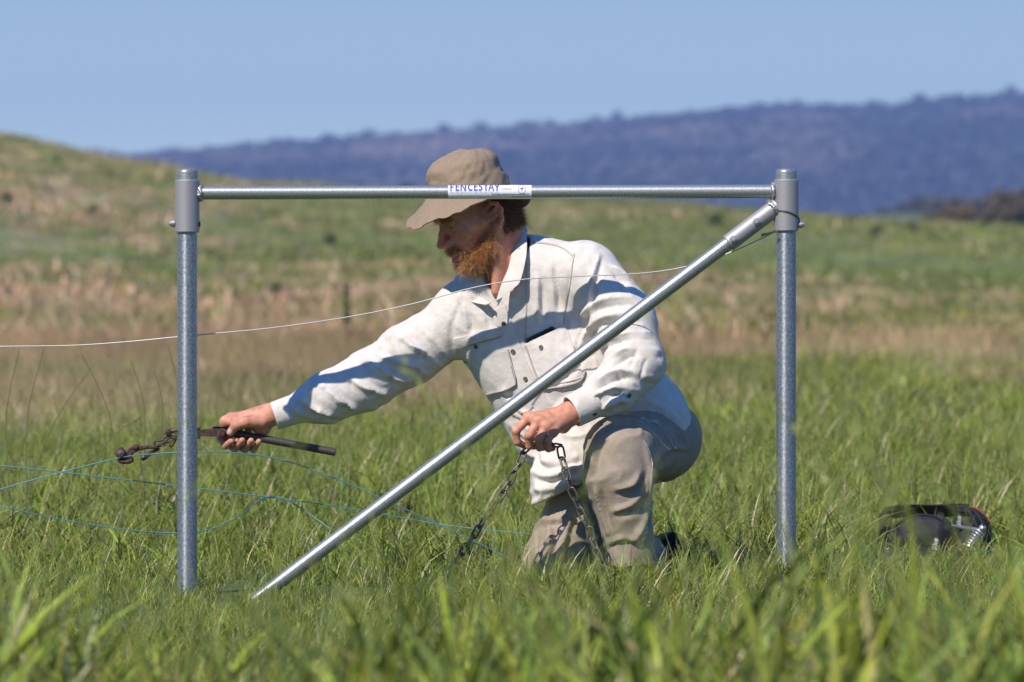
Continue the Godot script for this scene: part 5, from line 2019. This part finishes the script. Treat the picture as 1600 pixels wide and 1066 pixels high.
	M.hat.detail_albedo = noise_tex(0.2, Color(0.75, 0.75, 0.75), Color(1, 1, 1), FastNoiseLite.TYPE_SIMPLEX_SMOOTH, 256, 2, 15)
	M.hat.detail_blend_mode = BaseMaterial3D.BLEND_MODE_MUL
	M.hat.heightmap_enabled = true
	M.hat.heightmap_texture = weave
	M.hat.heightmap_scale = 0.06
	M.skin = mat(Color.WHITE, 0.52)
	M.skin.vertex_color_use_as_albedo = true
	triplanar(M.skin, 30.0)
	M.skin.heightmap_enabled = true
	M.skin.heightmap_texture = fine
	M.skin.heightmap_scale = 0.07
	M.skin.subsurf_scatter_enabled = true
	M.skin.subsurf_scatter_strength = 0.12
	M.hair = mat(Color.WHITE, 0.55)
	M.hair.vertex_color_use_as_albedo = true
	M.hair.backlight_enabled = true
	M.hair.backlight = Color(0.3, 0.25, 0.2)
	M.eye = mat(lin(0.17, 0.12, 0.10), 0.4)
	M.iris = mat(lin(0.05, 0.06, 0.07), 0.2)
	M.lash = mat(lin(0.03, 0.02, 0.015), 0.7)
	M.boot = mat(lin(0.010, 0.010, 0.010), 0.75)
	M.boot.metallic_specular = 0.2
	M.sole = mat(lin(0.02, 0.02, 0.02), 0.8)
	M.phone = mat(lin(0.05, 0.05, 0.055), 0.3)
	M.phone_glass = mat(lin(0.008, 0.008, 0.010), 0.08)
	M.webbing = mat(lin(0.010, 0.010, 0.012), 0.8)
	M.black_cloth = mat(lin(0.013, 0.013, 0.015), 0.65)
	M.grey_cloth = mat(lin(0.035, 0.035, 0.038), 0.8)
	M.blue_cloth = mat(lin(0.02, 0.05, 0.14), 0.6)
	M.orange = mat(lin(0.45, 0.11, 0.03), 0.6)
	M.leather = mat(lin(0.16, 0.10, 0.08), 0.7)

func _ready() -> void:
	var cam := Camera3D.new()
	cam.name = "camera"
	cam.position = EYE
	cam.rotation = Vector3(PITCH, 0, 0)
	cam.fov = rad_to_deg(2.0 * atan(533.0 / FOCAL))
	cam.near = 0.5
	cam.far = 12000.0
	var lens := CameraAttributesPhysical.new()
	lens.frustum_focal_length = 200.0
	lens.frustum_near = 0.5
	lens.frustum_far = 12000.0
	lens.frustum_focus_distance = 13.98
	lens.exposure_aperture = 7.2
	cam.attributes = lens
	add_child(cam)
	cam.current = true
	var env := Environment.new()
	env.background_mode = Environment.BG_SKY
	var sky := ProceduralSkyMaterial.new()
	sky.sky_energy_multiplier = 1.04
	sky.sky_top_color = Color(0.19, 0.41, 0.71)
	sky.sky_horizon_color = Color(0.895, 0.985, 0.930)
	sky.sky_curve = 0.037
	sky.ground_horizon_color = Color(0.42, 0.44, 0.36)
	sky.ground_bottom_color = Color(0.36, 0.40, 0.24)
	sky.sun_angle_max = 1.0
	env.sky = Sky.new()
	env.sky.sky_material = sky
	env.background_energy_multiplier = 1.12
	env.tonemap_mode = Environment.TONE_MAPPER_LINEAR
	env.tonemap_exposure = 1.08
	env.sdfgi_enabled = true
	env.ssao_enabled = true
	env.ssil_enabled = true
	env.fog_enabled = true
	env.fog_density = 0.00013
	env.fog_light_color = Color(0.62, 0.75, 1.0)
	var we := WorldEnvironment.new()
	we.name = "world"
	we.environment = env
	add_child(we)
	var sun := DirectionalLight3D.new()
	sun.name = "sun"
	sun.light_energy = 1.6
	sun.light_color = Color(1.0, 0.96, 0.905)
	sun.light_angular_distance = 0.5
	sun.shadow_enabled = true
	add_child(sun)
	sun.look_at_from_position(Vector3(-0.70, 1.22, 0.98), Vector3.ZERO)
	materials()
	land()
	woods()
	fence_stay()
	wires()
	man()
	chain()
	strainer()
	bag()
	stalks()
	grass()
